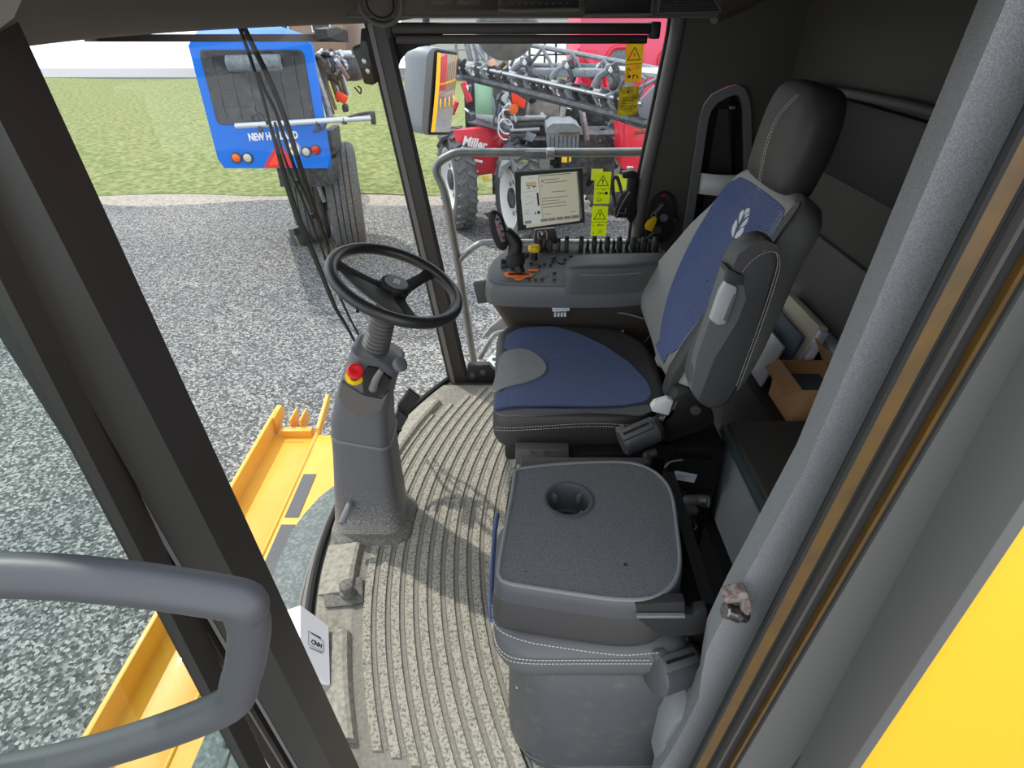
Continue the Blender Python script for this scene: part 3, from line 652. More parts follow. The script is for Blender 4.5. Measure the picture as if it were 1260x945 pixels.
for pl_ in (((672, 850), (680, 800), (705, 750), (722, 740), (722, 790), (700, 850), (690, 893), (680, 890)), ((730, 740), (735, 700), (760, 672), (775, 668), (772, 700), (755, 740), (728, 790)), ((775, 690), (785, 665), (805, 655), (820, 662), (815, 690), (790, 700), (772, 720)), ((692, 895), (712, 850), (745, 815), (778, 800), (770, 840), (740, 880), (710, 902)), ((730, 820), (755, 780), (785, 745), (808, 722), (806, 755), (785, 790), (755, 808)), ((765, 740), (785, 712), (815, 690), (812, 715), (800, 722))):
    c = crop(pl_); mx = sum(a for a, b in c) / len(c); my_ = sum(b for a, b in c) / len(c); c = [(mx + (a - mx) * .84, my_ + (b - my_) * .88) for a, b in c]; hh = max(hbk(a, b) for a, b in c); fbk.poly(em, c, hh - .006, hh + .0045)
part('leaf_emblem', em, 'grip_white', back, label='embroidered white leaf emblem')
def bpt(u, v, e=.004): return fbk.p(u, v, hbk(u, v) + e)
for du in (0, .012):
    part('stitching', stitches([bpt(*at(fbk, px + du * 400, py + du * 160), .006) for px, py in ((896, 345), (870, 384), (845, 420), (829, 446), (820, 472))]), 'stitch', back, stuff=True)
dkb = [at(fbk, px, py) for px, py in ((951, 305), (958, 285), (970, 266), (988, 252), (1004, 262), (1000, 300), (975, 360), (950, 410), (925, 450), (915, 400), (935, 345))]
dkb = [(min(u, .245), v) for u, v in dkb]
dkb = [(q.x, q.y) for q in resample(curve([V((a, b, 0)) for a, b in dkb], 4, True), 56)]
part('dark_bolster', patch(dkb, hbk, .004, T3), 'leather_dark', back, ang=60, label='dark leather outer bolster')
for k in (0, 4): part('stitching', stitches([bpt(*at(fbk, px - k, py - k), .008) for px, py in ((949, 310), (957, 287), (969, 268), (988, 254))]), 'stitch', back, stuff=True)
part('side_wing', MB().prism([P(px, py, y=1.262) for px, py in ((818, 490), (827, 462), (846, 432), (872, 396), (900, 372), (905, 430), (865, 495), (830, 500))], (0, .05, 0), .008), 'leather_dark', back)
# headrest
fhd = Frame((.655, 1.515, 1.165), (0, -1, 0), (.16, 0, .987))
ho = [(-.10, 0), (-.125, .03), (-.135, .10), (-.130, .17), (-.11, .215), (-.07, .235), (0, .24)]; ho = ho + [(-a, b) for a, b in reversed(ho[:-1])]
ho = [(q.x, q.y) for q in resample(curve([V((a, b, 0)) for a, b in ho], 3, True), 48)]
def sH(s_): return [(a * s_, .12 + (b - .12) * s_) for a, b in ho]
hr = MB().loft([[fhd.p(a, b, -.06) for a, b in sH(.8)], [fhd.p(a, b, -.045) for a, b in sH(.97)], [fhd.p(a, b, 0) for a, b in sH(1)], [fhd.p(a, b, .022) for a, b in sH(.97)], [fhd.p(a, b, .032) for a, b in sH(.9)], [fhd.p(a, b, .036) for a, b in sH(.6)], [fhd.p(a, b, .036) for a, b in sH(.1)]])
hrp = part('headrest', hr, 'leather_dark', ds, ang=60)
for dv in (0, .012): part('stitching', stitches([fhd.p(.02 + dv, -.01, .040), fhd.p(-.02 + dv, .08, .042), fhd.p(-.02 + dv, .15, .041), fhd.p(.03 + dv, .21, .036)]), 'stitch', hrp, stuff=True)
part('neck_yoke', MB().loft([[fbk.p(a, b, h) for a, b in ((-.16, .50), (.16, .50), (.14, .60), (-.14, .60))] for h in (-.08, -.02)]), 'leather_dark', ds)
# folded armrest on the near side
ao = [(850, 470), (857, 494), (874, 506), (889, 504), (903, 490), (930, 420), (952, 350), (961, 318), (955, 303), (940, 296), (922, 302), (905, 322), (893, 352), (880, 395), (862, 435)]
ay = 1.195
ar = part('armrest', MB().loft([[P(px, py, y=ay) + V((0, d, 0)) + (V((.485, ay, .9)) - P(px, py, y=ay)) * s_ for px, py in [tuple(q) for q in [(p.x, p.y) for p in curve([V((a, b, 0)) for a, b in ao], 3, True)]]] for d, s_ in ((.0, .12), (.004, .04), (.016, 0), (.05, -.02), (.07, .03))]), 'leather', ds, ang=50)
part('arm_spine', MB().loft([[P(px, py, y=ay - .002) + V((0, d, 0)) for px, py in ((893, 333), (915, 352), (918, 368), (908, 395), (880, 440), (860, 492), (850, 480), (858, 438), (873, 395))] for d in (.0, .035)]), 'plastic_light', ar)
part('spine_cap', MB().prism([P(px, py, y=ay - .012) for px, py in ((895, 330), (915, 340), (913, 352), (893, 347))], (0, .05, 0), .003), 'plastic', ar)
part('belt_handle', MB().prism([P(px, py, y=ay - .016) for px, py in ((893, 347), (908, 354), (906, 366), (893, 400), (883, 401), (874, 394), (886, 360))], (0, .02, 0), .005), 'grip_grey', ar, label='pale grey moulded handle')
part('handle_groove', MB().prism([P(px, py, y=ay - .0175) for px, py in ((903, 362), (906, 363), (894, 396), (890, 394))], (0, .004, 0)), 'plastic_light', ar)
part('arm_pad', MB().loft([[P(px, py, y=ay + .0) + V((0, d, 0)) for px, py in ((900, 330), (908, 312), (925, 300), (942, 295), (955, 301), (958, 310), (940, 307), (922, 318), (910, 335))] for d in (-.004, .06)]), 'leather', ar)
for k in (0, 1):
    part('stitching', stitches([P(px + 3 * k, py + 2 * k, y=ay - .003) for px, py in ((910, 333), (922, 319), (938, 309), (952, 309), (957, 320), (952, 345), (932, 405), (905, 478))]), 'stitch', ar, stuff=True)
hs = part('pivot_shroud', MB().prism([P(px, py, y=1.215) for px, py in ((808, 528), (820, 505), (832, 487), (848, 478), (862, 490), (878, 508), (880, 520), (866, 530), (840, 538), (822, 546), (810, 540))], (0, .05, 0), .006), 'black', ds)
part('pivot_cap', MB().lathe([(0, .004), (.012, .004), (.014, 0), (.014, -.006)], P(856, 505, y=1.212), (0, -1, .1), 20), 'trim_dark', hs)
part('recline_lever', MB().prism([P(px, py, y=1.20) for px, py in ((801, 502), (806, 496), (822, 491), (829, 494), (823, 512), (812, 509), (803, 507))], (0, .02, 0), .003), 'grip_white', ds, label='white recline lever')
part('lever_shank', MB().prism([P(px, py, y=1.215) for px, py in ((822, 508), (828, 496), (836, 490), (828, 512), (812, 526), (806, 524))], (0, .015, 0), .002), 'plastic_light', ds)
def belt_reel(a, b, r, owner, cap, tilt):
    ax = (b - a); L = ax.length
    q = part('belt_reel', MB().lathe([(r * .86, 0), (r * .97, .004), (r, .012), (r * .96, L)], a, ax, 28, True), 'plastic', owner, label='round grey seat belt reel housing')
    part('reel_cap', MB().lathe([(r * .90, L), (r * .86, L + .012), (r * .5, L + .022), (0, L + .022)], a, ax, 24), 'black', q)
    up = V((-.25, -.35, .9)); u = ax.normalized(); w = (up - u * up.dot(u)).normalized(); s_ = u.cross(w)
    rot = Matrix((u, s_, w)).transposed()
    part('slot_plate', MB().box(a + u * L * .45 + w * r * .98, (L * .9, .030, .012), rot, .003), 'trim_mid', q)
    part('belt_slot', MB().box(a + u * L * .45 + w * (r * .98 + .0065), (L * .75, .006, .003), rot), 'black', q)
    part('slot_plate', MB().box(a + u * L * .1 + w * r * .85 - s_ * .02, (L * .25, .016, .02), rot, .003), 'trim_mid', q)
    part('rivet', MB().lathe([(0, .003), (.006, .003), (.006, 0)], a + u * .012 - s_ * r * .75 * (1 if s_.y > 0 else -1) * .3 + w * r * .9, w, 10), 'steel', q)
    return q
belt_reel(P(765, 546, y=1.175), P(806, 528, y=1.20), .036, ds, 0, 0)
part('belt_anchor', MB().cyl(P(795, 560, y=1.2), P(808, 556, y=1.2), .012), 'trim_dark', ds)

# ---------------------------------------------------------------- instructor seat, folded
ins = thing('instructor_seat', 'folded black instructor seat with textured table lid and cup holder in the foreground', 'seat', (.17, .87, 0))
def oz(x0, x1, y0, y1, r, z, dx=0): return [V((a, b, z)) for a, b in rr2(x0, x1, y0, y1, r, 6)]
ib = part('seat_box', MB().loft([oz(-.002, .40, .668, 1.06, [.13, .03, .03, .05], .0), oz(-.008, .41, .660, 1.06, [.13, .03, .03, .05], .03), oz(-.004, .40, .662, 1.06, [.11, .03, .03, .05], .33), oz(.0, .40, .668, 1.06, [.10, .03, .03, .05], .39), oz(.02, .39, .69, 1.05, [.08, .03, .03, .05], .425)]), mat('seat_box', (72, 73, 75), .5, var=(30, .55, .8), rgb2=(88, 88, 87), bump=(900, .2, .0005)), ins, ang=50)
for k, (p_, q_) in enumerate((((634, 838), (636, 847)), ((637, 857), (642, 871)), ((634, 868), (647, 886)))):
    part('scuff', MB().tube([P(p_[0], p_[1], y=.74), P(q_[0], q_[1], y=.715)], .0014, n=5, smooth=False), 'grip_white', ib)
part('kick_line', MB().tube([(-.009, .80, .048), (.028, .700, .05), (.085, .668, .052), (.14, .660, .053), (.2, .660, .054), (.36, .660, .056)], .0022, n=6), 'trim_mid', ib)
ic = part('seat_cushion', MB().loft([oz(-.02, .33, .675, 1.02, [.07, .05, .05, .07], .42), oz(-.035, .345, .66, 1.03, [.08, .05, .05, .08], .43), oz(-.040, .35, .652, 1.03, [.08, .05, .05, .08], .458), oz(-.036, .35, .655, 1.03, [.08, .05, .05, .08], .488), oz(-.028, .34, .664, 1.03, [.08, .05, .05, .08], .501), oz(-.015, .33, .68, 1.02, [.08, .05, .05, .08], .514), oz(.02, .30, .72, .98, [.06, .05, .05, .06], .524)]), 'leather', ins, ang=50)
for dz in (0, .009):
    part('stitching', stitches([(-.039, .76, .492 - dz), (-.034, .70, .492 - dz), (-.014, .667 - dz * .3, .492 - dz), (.03, .655 - dz * .2, .4915 - dz), (.15, .6545 - dz * .2, .4915 - dz), (.27, .6545 - dz * .2, .4915 - dz)], sub=6), 'stitch', ic, stuff=True)
lido = [(p.x, p.y) for p in resample(curve([V((a, b, 0)) for a, b in ((.02, 1.012), (.12, 1.028), (.24, 1.034), (.295, 1.022), (.33, .985), (.342, .93), (.33, .83), (.316, .75), (.292, .70), (.25, .672), (.19, .668), (.10, .682), (.02, .697), (-.012, .706), (-.0225, .726), (-.012, .82), (.004, .94), (.010, 1.0))], 4, True), 80)]
lc = V((.155, .85))
def sL(s_, z, dx=0): return [V((lc.x + (a - lc.x) * s_ + dx, lc.y + (b - lc.y) * s_, z)) for a, b in lido]
bk = part('folded_back', MB().loft([sL(1.0, .526), sL(1.06, .533), sL(1.085, .553), sL(1.09, .585), sL(1.07, .615), sL(1.055, .628)], True, False), 'leather_dark', ins, ang=50)
part('stitching', stitches([(-.040, .74, .544), (-.030, .69, .543), (.02, .664, .540), (.10, .650, .537), (.20, .6385, .534), (.28, .645, .532)], sub=6), 'stitch', bk, stuff=True)
part('blue_piping', MB().tube([(-.040, .72, .52), (-.043, .80, .525), (-.040, .93, .53), (-.034, 1.0, .53)], .0055, n=8), 'blue_fabric', bk, label='blue fabric edge strip')
part('table_rim', MB().loft([sL(1.06, .600), sL(1.068, .622), sL(1.06, .642), sL(1.045, .655), sL(1.022, .661), sL(1.012, .659), sL(1.010, .650)], False, False), 'plastic', ins, ang=50)
ch = V((.1205, .915)); cr = .048
circ = [V((ch.x + cr * math.cos(2 * math.pi * k / 40), ch.y + cr * math.sin(2 * math.pi * k / 40), .655)) for k in range(40)]
part('rim_bead', MB().tube([V((a, b, z)) for a, b, z in [(p.x, p.y, .6605) for p in sL(1.016, 0)]], .0042, n=8, smooth=False, closed=True), 'plastic_light', ins)  # paler bead puts the highlight of the shiny rim into the colour
tl = part('table_lid', MB().holed(sL(1.0, .655), circ, (0, 0, .0065)), 'lid', ins, ang=30)
cupo = part('cup_holder', MB().lathe([(cr + .006, .006), (cr + .007, .0085), (cr + .003, .0105), (cr - .001, .009), (cr - .004, 0), (cr - .006, -.062), (0, -.062)], (ch.x, ch.y, .655), n=40), 'plastic', tl, ang=50)
for a in (45, 135, 225, 315):
    part('gripper', MB().box((ch.x + (cr - .008) * math.cos(R(a)), ch.y + (cr - .008) * math.sin(R(a)), .638), (.014, .009, .026), Matrix.Rotation(R(a), 3, 'Z'), .002), 'trim_mid', cupo)
part('cup_floor', MB().lathe([(0, .004), (.026, .004), (.030, 0)], (ch.x, ch.y, .594), n=30), 'black', cupo)
part('peg_hole', MB().prism([P(px, py, z=.6617) for px, py in ((767, 696), (769, 692), (773, 696))], (0, 0, .0006)), 'black', tl)
part('peg_hole', MB().prism([P(px, py, z=.6617) for px, py in ((645, 704), (648, 702), (648, 704))], (0, 0, .0006)), 'black', tl)
hb_ = part('hinge_bracket', MB().prism([P(px, py, y=.655) for px, py in ((782, 744), (843, 741), (843, 756), (853, 758), (856, 752), (870, 750), (871, 778), (850, 783), (812, 782), (786, 764))], (0, .02, 0), .002), 'rubber', ins)
part('bracket_lip', MB().prism([P(px, py, y=.653) for px, py in ((783, 754), (842, 754), (842, 757), (783, 757))], (0, -.006, 0)), 'plastic_light', hb_)
part('rear_hinge', MB().b2((.02, 1.045, .60), (.31, 1.075, .645), .004), 'trim_dark', ins)
part('rear_hinge', MB().b2((.305, 1.03, .58), (.322, 1.06, .672), .004), 'black', ins)
part('side_frame', MB().loft([[V((x, y, z)) for y, z in ((.70, .45), (1.05, .45), (1.05, .62), (.70, .60))] for x in (.36, .385)]), 'black', ins)
belt_reel(P(803, 829, y=.645), P(848, 814, y=.68), .044, ins, 0, 0)
part('belt_wire', MB().tube([P(852, 783, y=.72), P(862, 768, y=.78), P(880, 761, y=.86), P(897, 760, y=.92)], .0022, n=6), 'plastic_light', ins)
part('release_lever', MB().tube([P(842, 787, y=.70), P(852, 787, y=.72), P(868, 790, y=.74), P(884, 792, y=.76)], [.007, .006, .004, .003], n=8), 'trim_mid', ins)
# ---------------------------------------------------------------- armrest console
cn = thing('armrest_console', 'grey control console with joystick, buttons and black lever row beside the driver seat', 'console', (.2, 1.9, .1))
co_ = [(-.088, 1.85), (-.090, 1.815), (-.075, 1.788), (-.02, 1.774), (.10, 1.766), (.30, 1.764), (.42, 1.780), (.54, 1.815), (.56, 2.0), (.50, 2.045), (.30, 2.06), (.10, 2.055), (.0, 2.03), (-.06, 1.97), (-.085, 1.90)]
cc = [(p.x, p.y) for p in resample(curve([V((a, b, 0)) for a, b in co_], 3, True), 64)]
ctr = V((.2, 1.91))
def zt(y): return .782 + .13 * (y - 1.77)
def sC(s_, zf): return [V((ctr.x + (a - ctr.x) * s_, ctr.y + (b - ctr.y) * s_, zf(b))) for a, b in cc]
part('tray', MB().loft([sC(.93, lambda y: .700), sC(.985, lambda y: .705), sC(1.0, lambda y: .725), sC(1.0, lambda y: .748 + .02 * (y - 1.77)), sC(.985, lambda y: zt(y) - .010), sC(.965, lambda y: zt(y) - .002), sC(.94, lambda y: zt(y))]), 'tray', cn, ang=50)
pan = part('switch_panel', MB().loft([sC(.945, lambda y: zt(y) - .004), sC(.94, lambda y: zt(y) + .003), sC(.92, lambda y: zt(y) + .004)]), 'console_top', cn, ang=30)
lowp = [(600, 362), (608, 380), (622, 408), (640, 430), (780, 430), (810, 372), (700, 372)]
part('pedestal', MB().loft([[V((a, b, z)) for a, b in rr2(x0, .54, y0, 2.03, .05, 5)] for z, x0, y0 in ((.70, -.075, 1.79), (.62, -.03, 1.80), (.50, .02, 1.84), (.06, .10, 1.88))]), 'console_low', cn, ang=50)
fpn = Frame((0, 1.80, zt(1.80) + .0045), (1, 0, 0), (0, 1, .13))
def onp(px, py): u, v = at(fpn, px, py); return fpn.p(u, v, 0)
pad_o = [(693, 352), (694, 345), (700, 336), (709, 330), (760, 331), (818, 333), (820, 352), (758, 353), (740, 353)]
pdm = MB()
po = [(.175, 1.762), (.170, 1.80), (.185, 1.855), (.22, 1.885), (.35, 1.895), (.52, 1.90), (.54, 1.86), (.52, 1.812), (.42, 1.779), (.34, 1.762), (.25, 1.758)]
po = [(p.x, p.y) for p in resample(curve([V((a, b, 0)) for a, b in po], 4, True), 56)]; pcx = V((.36, 1.825))
def sP(s_, z): return [V((pcx.x + (a - pcx.x) * s_, pcx.y + (b - pcx.y) * s_, z)) for a, b in po]
pad = part('arm_pad', MB().loft([sP(.99, .755), sP(1.0, .77), sP(1.0, .815), sP(.985, .832), sP(.955, .842), sP(.9, .846), sP(.5, .849), sP(.1, .849)]), 'leather', cn, ang=60)
part('stitching', stitches([V((a, b, .824)) for a, b in ((.178, 1.80), (.181, 1.775), (.20, 1.761), (.26, 1.7565), (.34, 1.7605), (.42, 1.777))], .0075, .005, .0009), 'stitch', pad, stuff=True)
# levers along the far edge
def paddle(px, h, w=.010):
    b = P(px, 303, y=2.02); z0 = zt(2.02) - .002
    return b.x, z0
lev = MB(); lev.loft([[V((s_ * w, -.018 * c + o_, z)) for s_, c in ((-1, 1), (1, 1), (1, -1), (-1, -1))] for z, w, c_, o_ in ((0, .005, 1, 0), (.018, .0055, 1, .0), (.040, .0075, 1, .004), (.052, .006, 1, .006)) for c_ in (c_,)]) if False else lev.prism([(-.007, -.022, 0), (-.007, .018, 0), (-.007, .022, .03), (-.007, .014, .050), (-.007, -.004, .054), (-.007, -.018, .042)], (.014, 0, 0), .003)
xs = [(665, .8), (677, 1), (687, .85), (697, 1), (715, 1.0), (731, 1), (747, 1), (762, .95), (779, .95), (792, .9), (806, .95)]
lm = mesh_of('lever', lev, 'black')
for px, s_ in xs:
    q = P(px, 305, y=2.005); o = put('lever', lm, (q.x, 2.005, zt(2.005)), cn); o.scale = (1, 1, s_); o.rotation_euler = (R(-6), 0, R((px - 730) * .12))
fl_ = MB(); fl_.b2((-.008, -.016, 0), (.008, .016, .010), .003); fl_.box((0, 0, .022), (.010, .014, .030), Matrix.Rotation(R(12), 3, 'X'), .003); fl_.box((0, .002, .038), (.007, .022, .010), None, .002)
fm_ = mesh_of('finger_switch', fl_, 'black')
for px in (671, 723, 739, 755, 771, 786, 799):
    q = P(px, 305, y=2.0); put('finger_switch', fm_, (q.x, 2.0, zt(2.0)), cn)
part('lever_bezel', MB().loft([[V((x, 1.985, zt(1.985) - .002)), V((x, 1.982, zt(1.98) + .006)), V((x, 2.045, zt(2.04) + .004)), V((x, 2.045, zt(2.04) - .004))] for x in (.06, .53)]), 'plastic', cn)
# buttons
bt = MB().box((0, 0, .003), (.0115, .0085, .006), None, .0018); bmh = mesh_of('button', bt, 'black')
for px, py in ((651, 345), (659, 345), (667, 345), (682, 337), (682, 345), (653, 325), (664, 328), (670, 326), (677, 327), (682, 318), (695, 320), (702, 316), (715, 315), (722, 315), (626, 328), (680, 323)):
    q = onp(px, py); put('button', bmh, q, cn)
for px, py in ((672, 339), (668, 341), (673, 314), (682, 312), (694, 312), (662, 324), (674, 322), (740, 316), (735, 313)):
    q = onp(px, py); mb = MB(); fpn.rect(mb, q.x - .009, (q.y - 1.80) - .003, q.x + .009, (q.y - 1.80) + .003, 0, .0006); part('pictogram', mb, 'plastic_light', cn)
q = onp(769, 317); part('slide_switch', MB().box(q + V((0, 0, .003)), (.03, .010, .008), None, .002), 'black', cn)
q = onp(690, 322); part('divider', MB().tube([onp(678, 318), onp(685, 322), onp(690, 325), onp(695, 324)], .003, n=6), 'black', cn)
op = MB()
q = onp(656, 333); op.box(q + V((0, 0, .002)), (.036, .013, .005), None, .002); part('orange_switch', op, 'orange', cn, label='orange rocker switch')
gx = MB(); qa = onp(620, 338); qb = onp(657, 339)
part('gate_plate', MB().loft([[V((qa.x + (qb.x - qa.x) * t + r_ * math.cos(a) , 0, 0)) for t in (0,) for a in (0,)] for r_ in (0,)]) if False else MB().prism([onp(px, py) for px, py in ((620, 337), (624, 335), (652, 336), (657, 338), (655, 341), (647, 342), (643, 345), (636, 345), (632, 342), (623, 341))], (0, 0, .003), .001), 'orange', cn, label='orange joystick gate')
part('gate_slot', MB().prism([onp(px, py) + V((0, 0, .0031)) for px, py in ((625, 337.2), (650, 337.6), (652, 339.2), (626, 339.2))], (0, 0, .0005)), 'black', cn)
# yellow knob
yk = onp(657, 318); part('quick_stop_stem', MB().lathe([(.014, 0), (.012, .012), (.011, .026), (.013, .028)], yk, n=16, cap=True), 'black', cn)
part('quick_stop_knob', MB().lathe([(.012, .026), (.0195, .027), (.021, .031), (.020, .044), (.017, .048), (0, .049)], yk, n=24), 'yellow_knob', cn, label='yellow push knob')
part('dome', MB().lathe([(.026, 0), (.024, .007), (.016, .013), (0, .016)], onp(650, 319) + V((-.02, .03, 0)), n=20), 'plastic', cn)
part('thumb_wheel', MB().cyl(onp(619, 326) + V((-.008, .0, .0)), onp(619, 326) + V((.012, 0, .0)), .022, 20, .003), 'black', cn)
# joystick
jb = onp(641, 336); j1 = P(633, 318, y=1.87); j2 = P(634, 300, y=1.88); j3 = P(622, 285, y=1.885)
js = part('joystick_stem', MB().tube([jb, j1, j2, j3], [.015, .024, .024, .020], n=16, sub=5), 'black', cn, ang=60)
part('joystick_cuff', MB().tube([jb.lerp(j1, .42), jb.lerp(j1, .7), j1.lerp(j2, .25)], [.024, .031, .032], n=18, sub=3), 'rubber', js, ang=60)
gp = [(601, 270), (603, 262), (610, 260), (618, 267), (623, 284), (625, 300), (621, 307), (613, 305), (605, 290)]
gm = MB(); gc = P(613, 284, y=1.88)
gr_ = [[P(px, py, y=1.88) * 1.0 for px, py in gp]]
gpts = [P(px, py, y=1.88) for px, py in gp]; gpts = curve(gpts, 3, True)
part('joystick_grip', MB().loft([[gc + (p - gc) * s_ + V((0, d, 0)) for p in gpts] for d, s_ in ((-.020, .55), (-.016, .85), (-.004, 1.0), (.016, 1.0), (.03, .8))]), 'rubber', js, ang=60)
fp_ = [P(px, py, y=1.857) for px, py in ((611, 264), (615, 268), (620, 283), (622, 297), (617, 298), (612, 286), (609, 272))]
part('joystick_face', MB().prism(fp_, (0, .006, 0), .001), 'plastic_light', js)
fj = Frame(fp_[0], fp_[1] - fp_[0], V((0, -.01, 1)))
for k, (px, py, m_) in enumerate(((612, 270, 'black'), (616, 275, 'black'), (613, 279, 'lamp_red'), (618, 285, 'black'), (616, 290, 'lamp_red'), (620, 293, 'black'))):
    part('thumb_button', MB().box(P(px, py, y=1.855), (.010, .006, .008), None, .002), m_, js)
part('joystick_trigger', MB().prism([P(px, py, y=1.89) for px, py in ((594, 263), (606, 261), (606, 267), (601, 268))], (0, .012, 0), .002), 'plastic', js)
# details under the tray
part('flap', MB().prism([P(px, py, y=1.84) for px, py in ((582, 349), (604, 346), (606, 372), (588, 374))], (0, .02, 0), .002), mat('bracket_green', (66, 70, 66), .6), cn)
part('plug', MB().prism([P(px, py, y=1.775) for px, py in ((679, 378), (701, 377), (701, 383), (680, 384))], (0, .02, 0), .002), 'strap', cn, label='pale grey plug under the console')
for k in range(4): part('plug_rib', MB().b2(P(682 + 4 * k, 385, y=1.772), P(684 + 4 * k, 387, y=1.79)), 'strap', cn)
cbm = MB(); cbm.tube([P(735, 381, y=1.8), P(750, 384, y=1.80), P(770, 386, y=1.79), P(792, 392, y=1.775)], .003, n=6)
part('cable', cbm, 'plastic_light', cn)
part('cable', MB().tube([P(728, 386, y=1.82), P(726, 392, y=1.82), P(727, 402, y=1.82)], .005, n=6), 'trim_mid', cn)
part('cable', MB().tube([P(790, 425, y=1.79), P(800, 412, y=1.79), P(803, 402, y=1.8)], .002, n=6), 'plastic_light', cn)
part('ball_joint', MB().lathe([(0, -.012), (.009, -.008), (.012, 0), (.009, .008), (0, .012)], P(726, 388, y=1.82), n=14), 'steel', cn)
solo('paper_tag', MB().prism([P(px, py, y=1.80) for px, py in ((753, 414), (767, 406), (771, 418), (757, 421))], (0, .004, 0)), 'film', 'crumpled grey tag behind the seat cushion under the console', 'tag')

# ---------------------------------------------------------------- display
mo = thing('display', 'black framed terminal display showing a grey menu page on the console arm', 'display', (.15, 2.1, .82))
q4 = [P(636, 284.5, y=2.10), P(720, 274, y=2.12), P(717, 206, y=2.17), P(632.5, 212, y=2.15)]
nrm = (q4[1] - q4[0]).cross(q4[3] - q4[0]).normalized()
fm2 = Frame(q4[0], q4[1] - q4[0], q4[3] - q4[0])
def inset(s_, h): c = sum(q4, V()) / 4; return [c + (q - c) * s_ + nrm * h for q in q4]
bz = [at(fm2, px, py) for px, py in ((647.5, 280.5), (713.5, 271.5), (710.5, 211), (643, 216.5))]
hm = MB(); big = [fm2.at(px, py) for px, py in ((637, 284.5), (720, 274), (717, 206.5), (633, 211.5))]
part('housing', MB().loft([[fm2.p(u, v, -.055) for u, v in [(a * .96 + .005, b * .96 + .004) for a, b in big]], [fm2.p(u, v, -.012) for u, v in big], [fm2.p(u, v, -.003) for u, v in big], [fm2.p(u * .985 + .002, v * .985 + .0015, .001) for u, v in big]]), 'black', mo)
part('top_edge', MB().tube([fm2.p(*big[3], -.01), fm2.p(*big[2], -.01)], .0035, n=8, smooth=False), 'plastic_light', mo)
sm = part('screen', MB().prism([fm2.p(u, v, .001) for u, v in bz], nrm * .001), 'screen', mo)
fscr = Frame(fm2.p(bz[0][0], bz[0][1], .0022), fm2.p(*bz[1], 0) - fm2.p(*bz[0], 0), fm2.p(*bz[3], 0) - fm2.p(*bz[0], 0))
def S(x, y):                                      # screen crop pixels (945 wide over 640..730, 200..290)
    return at(fscr, 640 + x / 10.5, 200 + y / 10.5)
def sp(name, pts, m_, h=.0006): mb = MB(); fscr.poly(mb, [S(*p) for p in pts], 0, h); return part(name, mb, m_, sm)
sp('side_page', ((10, 180), (225, 160), (285, 715), (265, 790), (45, 805), (10, 450)), 'screen_side', .0003)
sp('right_margin', ((728, 130), (750, 125), (805, 725), (780, 728)), 'plastic_light', .0004)
for k in range(5): sp('soft_key', ((265 + 100 * k, 730 - 11 * k), (355 + 100 * k, 720 - 11 * k), (360 + 100 * k, 757 - 11 * k), (270 + 100 * k, 768 - 11 * k)), 'screen_btn')
sp('soft_key', ((60, 757), (145, 748), (147, 785), (63, 795)), 'screen_btn')
ln = MB()
for a, b, w in (((240, 175), (660, 140), .0022), ((235, 190), (292, 710), .0012), ((30, 385), (225, 360), .0008), ((310, 225), (500, 208), .0020), ((320, 265), (605, 236), .0020), ((410, 380), (585, 365), .0020), ((285, 468), (615, 432), .0018), ((285, 500), (505, 482), .0018), ((285, 542), (600, 508), .0018), ((295, 583), (605, 548), .0018), ((310, 672), (405, 660), .0018), ((650, 640), (715, 630), .0018), ((60, 625), (125, 618), .0012), ((60, 660), (110, 652), .0016), ((90, 440), (130, 430), .0012), ((70, 540), (95, 537), .0018), ((115, 522), (165, 515), .0012), ((160, 455), (185, 450), .0012), ((110, 205), (160, 195), .001), ((65, 265), (215, 258), .0012)):
    fscr.line(ln, S(*a), S(*b), w, .0003, .0008)
part('menu_text', ln, 'ink_soft', sm)
bk_ = MB(); fscr.poly(bk_, [S(*p) for p in ((212, 392), (236, 390), (250, 555), (228, 560))], .0003, .0008); fscr.poly(bk_, [S(*p) for p in ((190, 640), (205, 640), (205, 668), (190, 668))], .0003, .0008); fscr.poly(bk_, [S(*p) for p in ((222, 630), (255, 625), (258, 660), (226, 665))], .0003, .0008)
fscr.ring(bk_, S(110, 330), .0030, .0018, 12, .0004, .0009); fscr.ring(bk_, S(178, 322), .0020, .0014, 12, .0004, .0009); fscr.line(bk_, S(75, 300), S(210, 310), .002, .0004, .0009); fscr.ring(bk_, S(288, 240), .0038, .001, 14, .0003, .0008); fscr.line(bk_, S(270, 222), S(305, 260), .001, .0003, .0008)
fscr.rect(bk_, *S(275, 310), *[a + b for a, b in zip(S(275, 310), (.004, .003))], .0003, .0008)
part('menu_symbol', bk_, 'ink', sm)
sp('harvester_icon', ((68, 270), (205, 262), (208, 300), (180, 305), (80, 308)), 'screen_yellow', .0007)
part('stand_arm', MB().tube([P(671, 296, y=2.15), V((.14, 2.09, .80)), V((.15, 2.04, .79))], .016, n=10), 'plastic', mo)
part('stand', MB().prism([P(px, py, y=2.14) for px, py in ((658, 284), (683, 282), (688, 300), (656, 303))], (0, .03, 0), .003), 'plastic', mo)
part('cable', MB().tube([P(663, 284, y=2.10), P(662, 290, y=2.09), P(666, 297, y=2.085), P(672, 296, y=2.085), P(673, 288, y=2.09), P(671, 283, y=2.10)], .0022, n=6), 'copper', mo)
part('cable', MB().tube([P(665, 284, y=2.10), P(667, 289, y=2.09), P(668, 285, y=2.10)], .0018, n=6), 'label_white', mo)

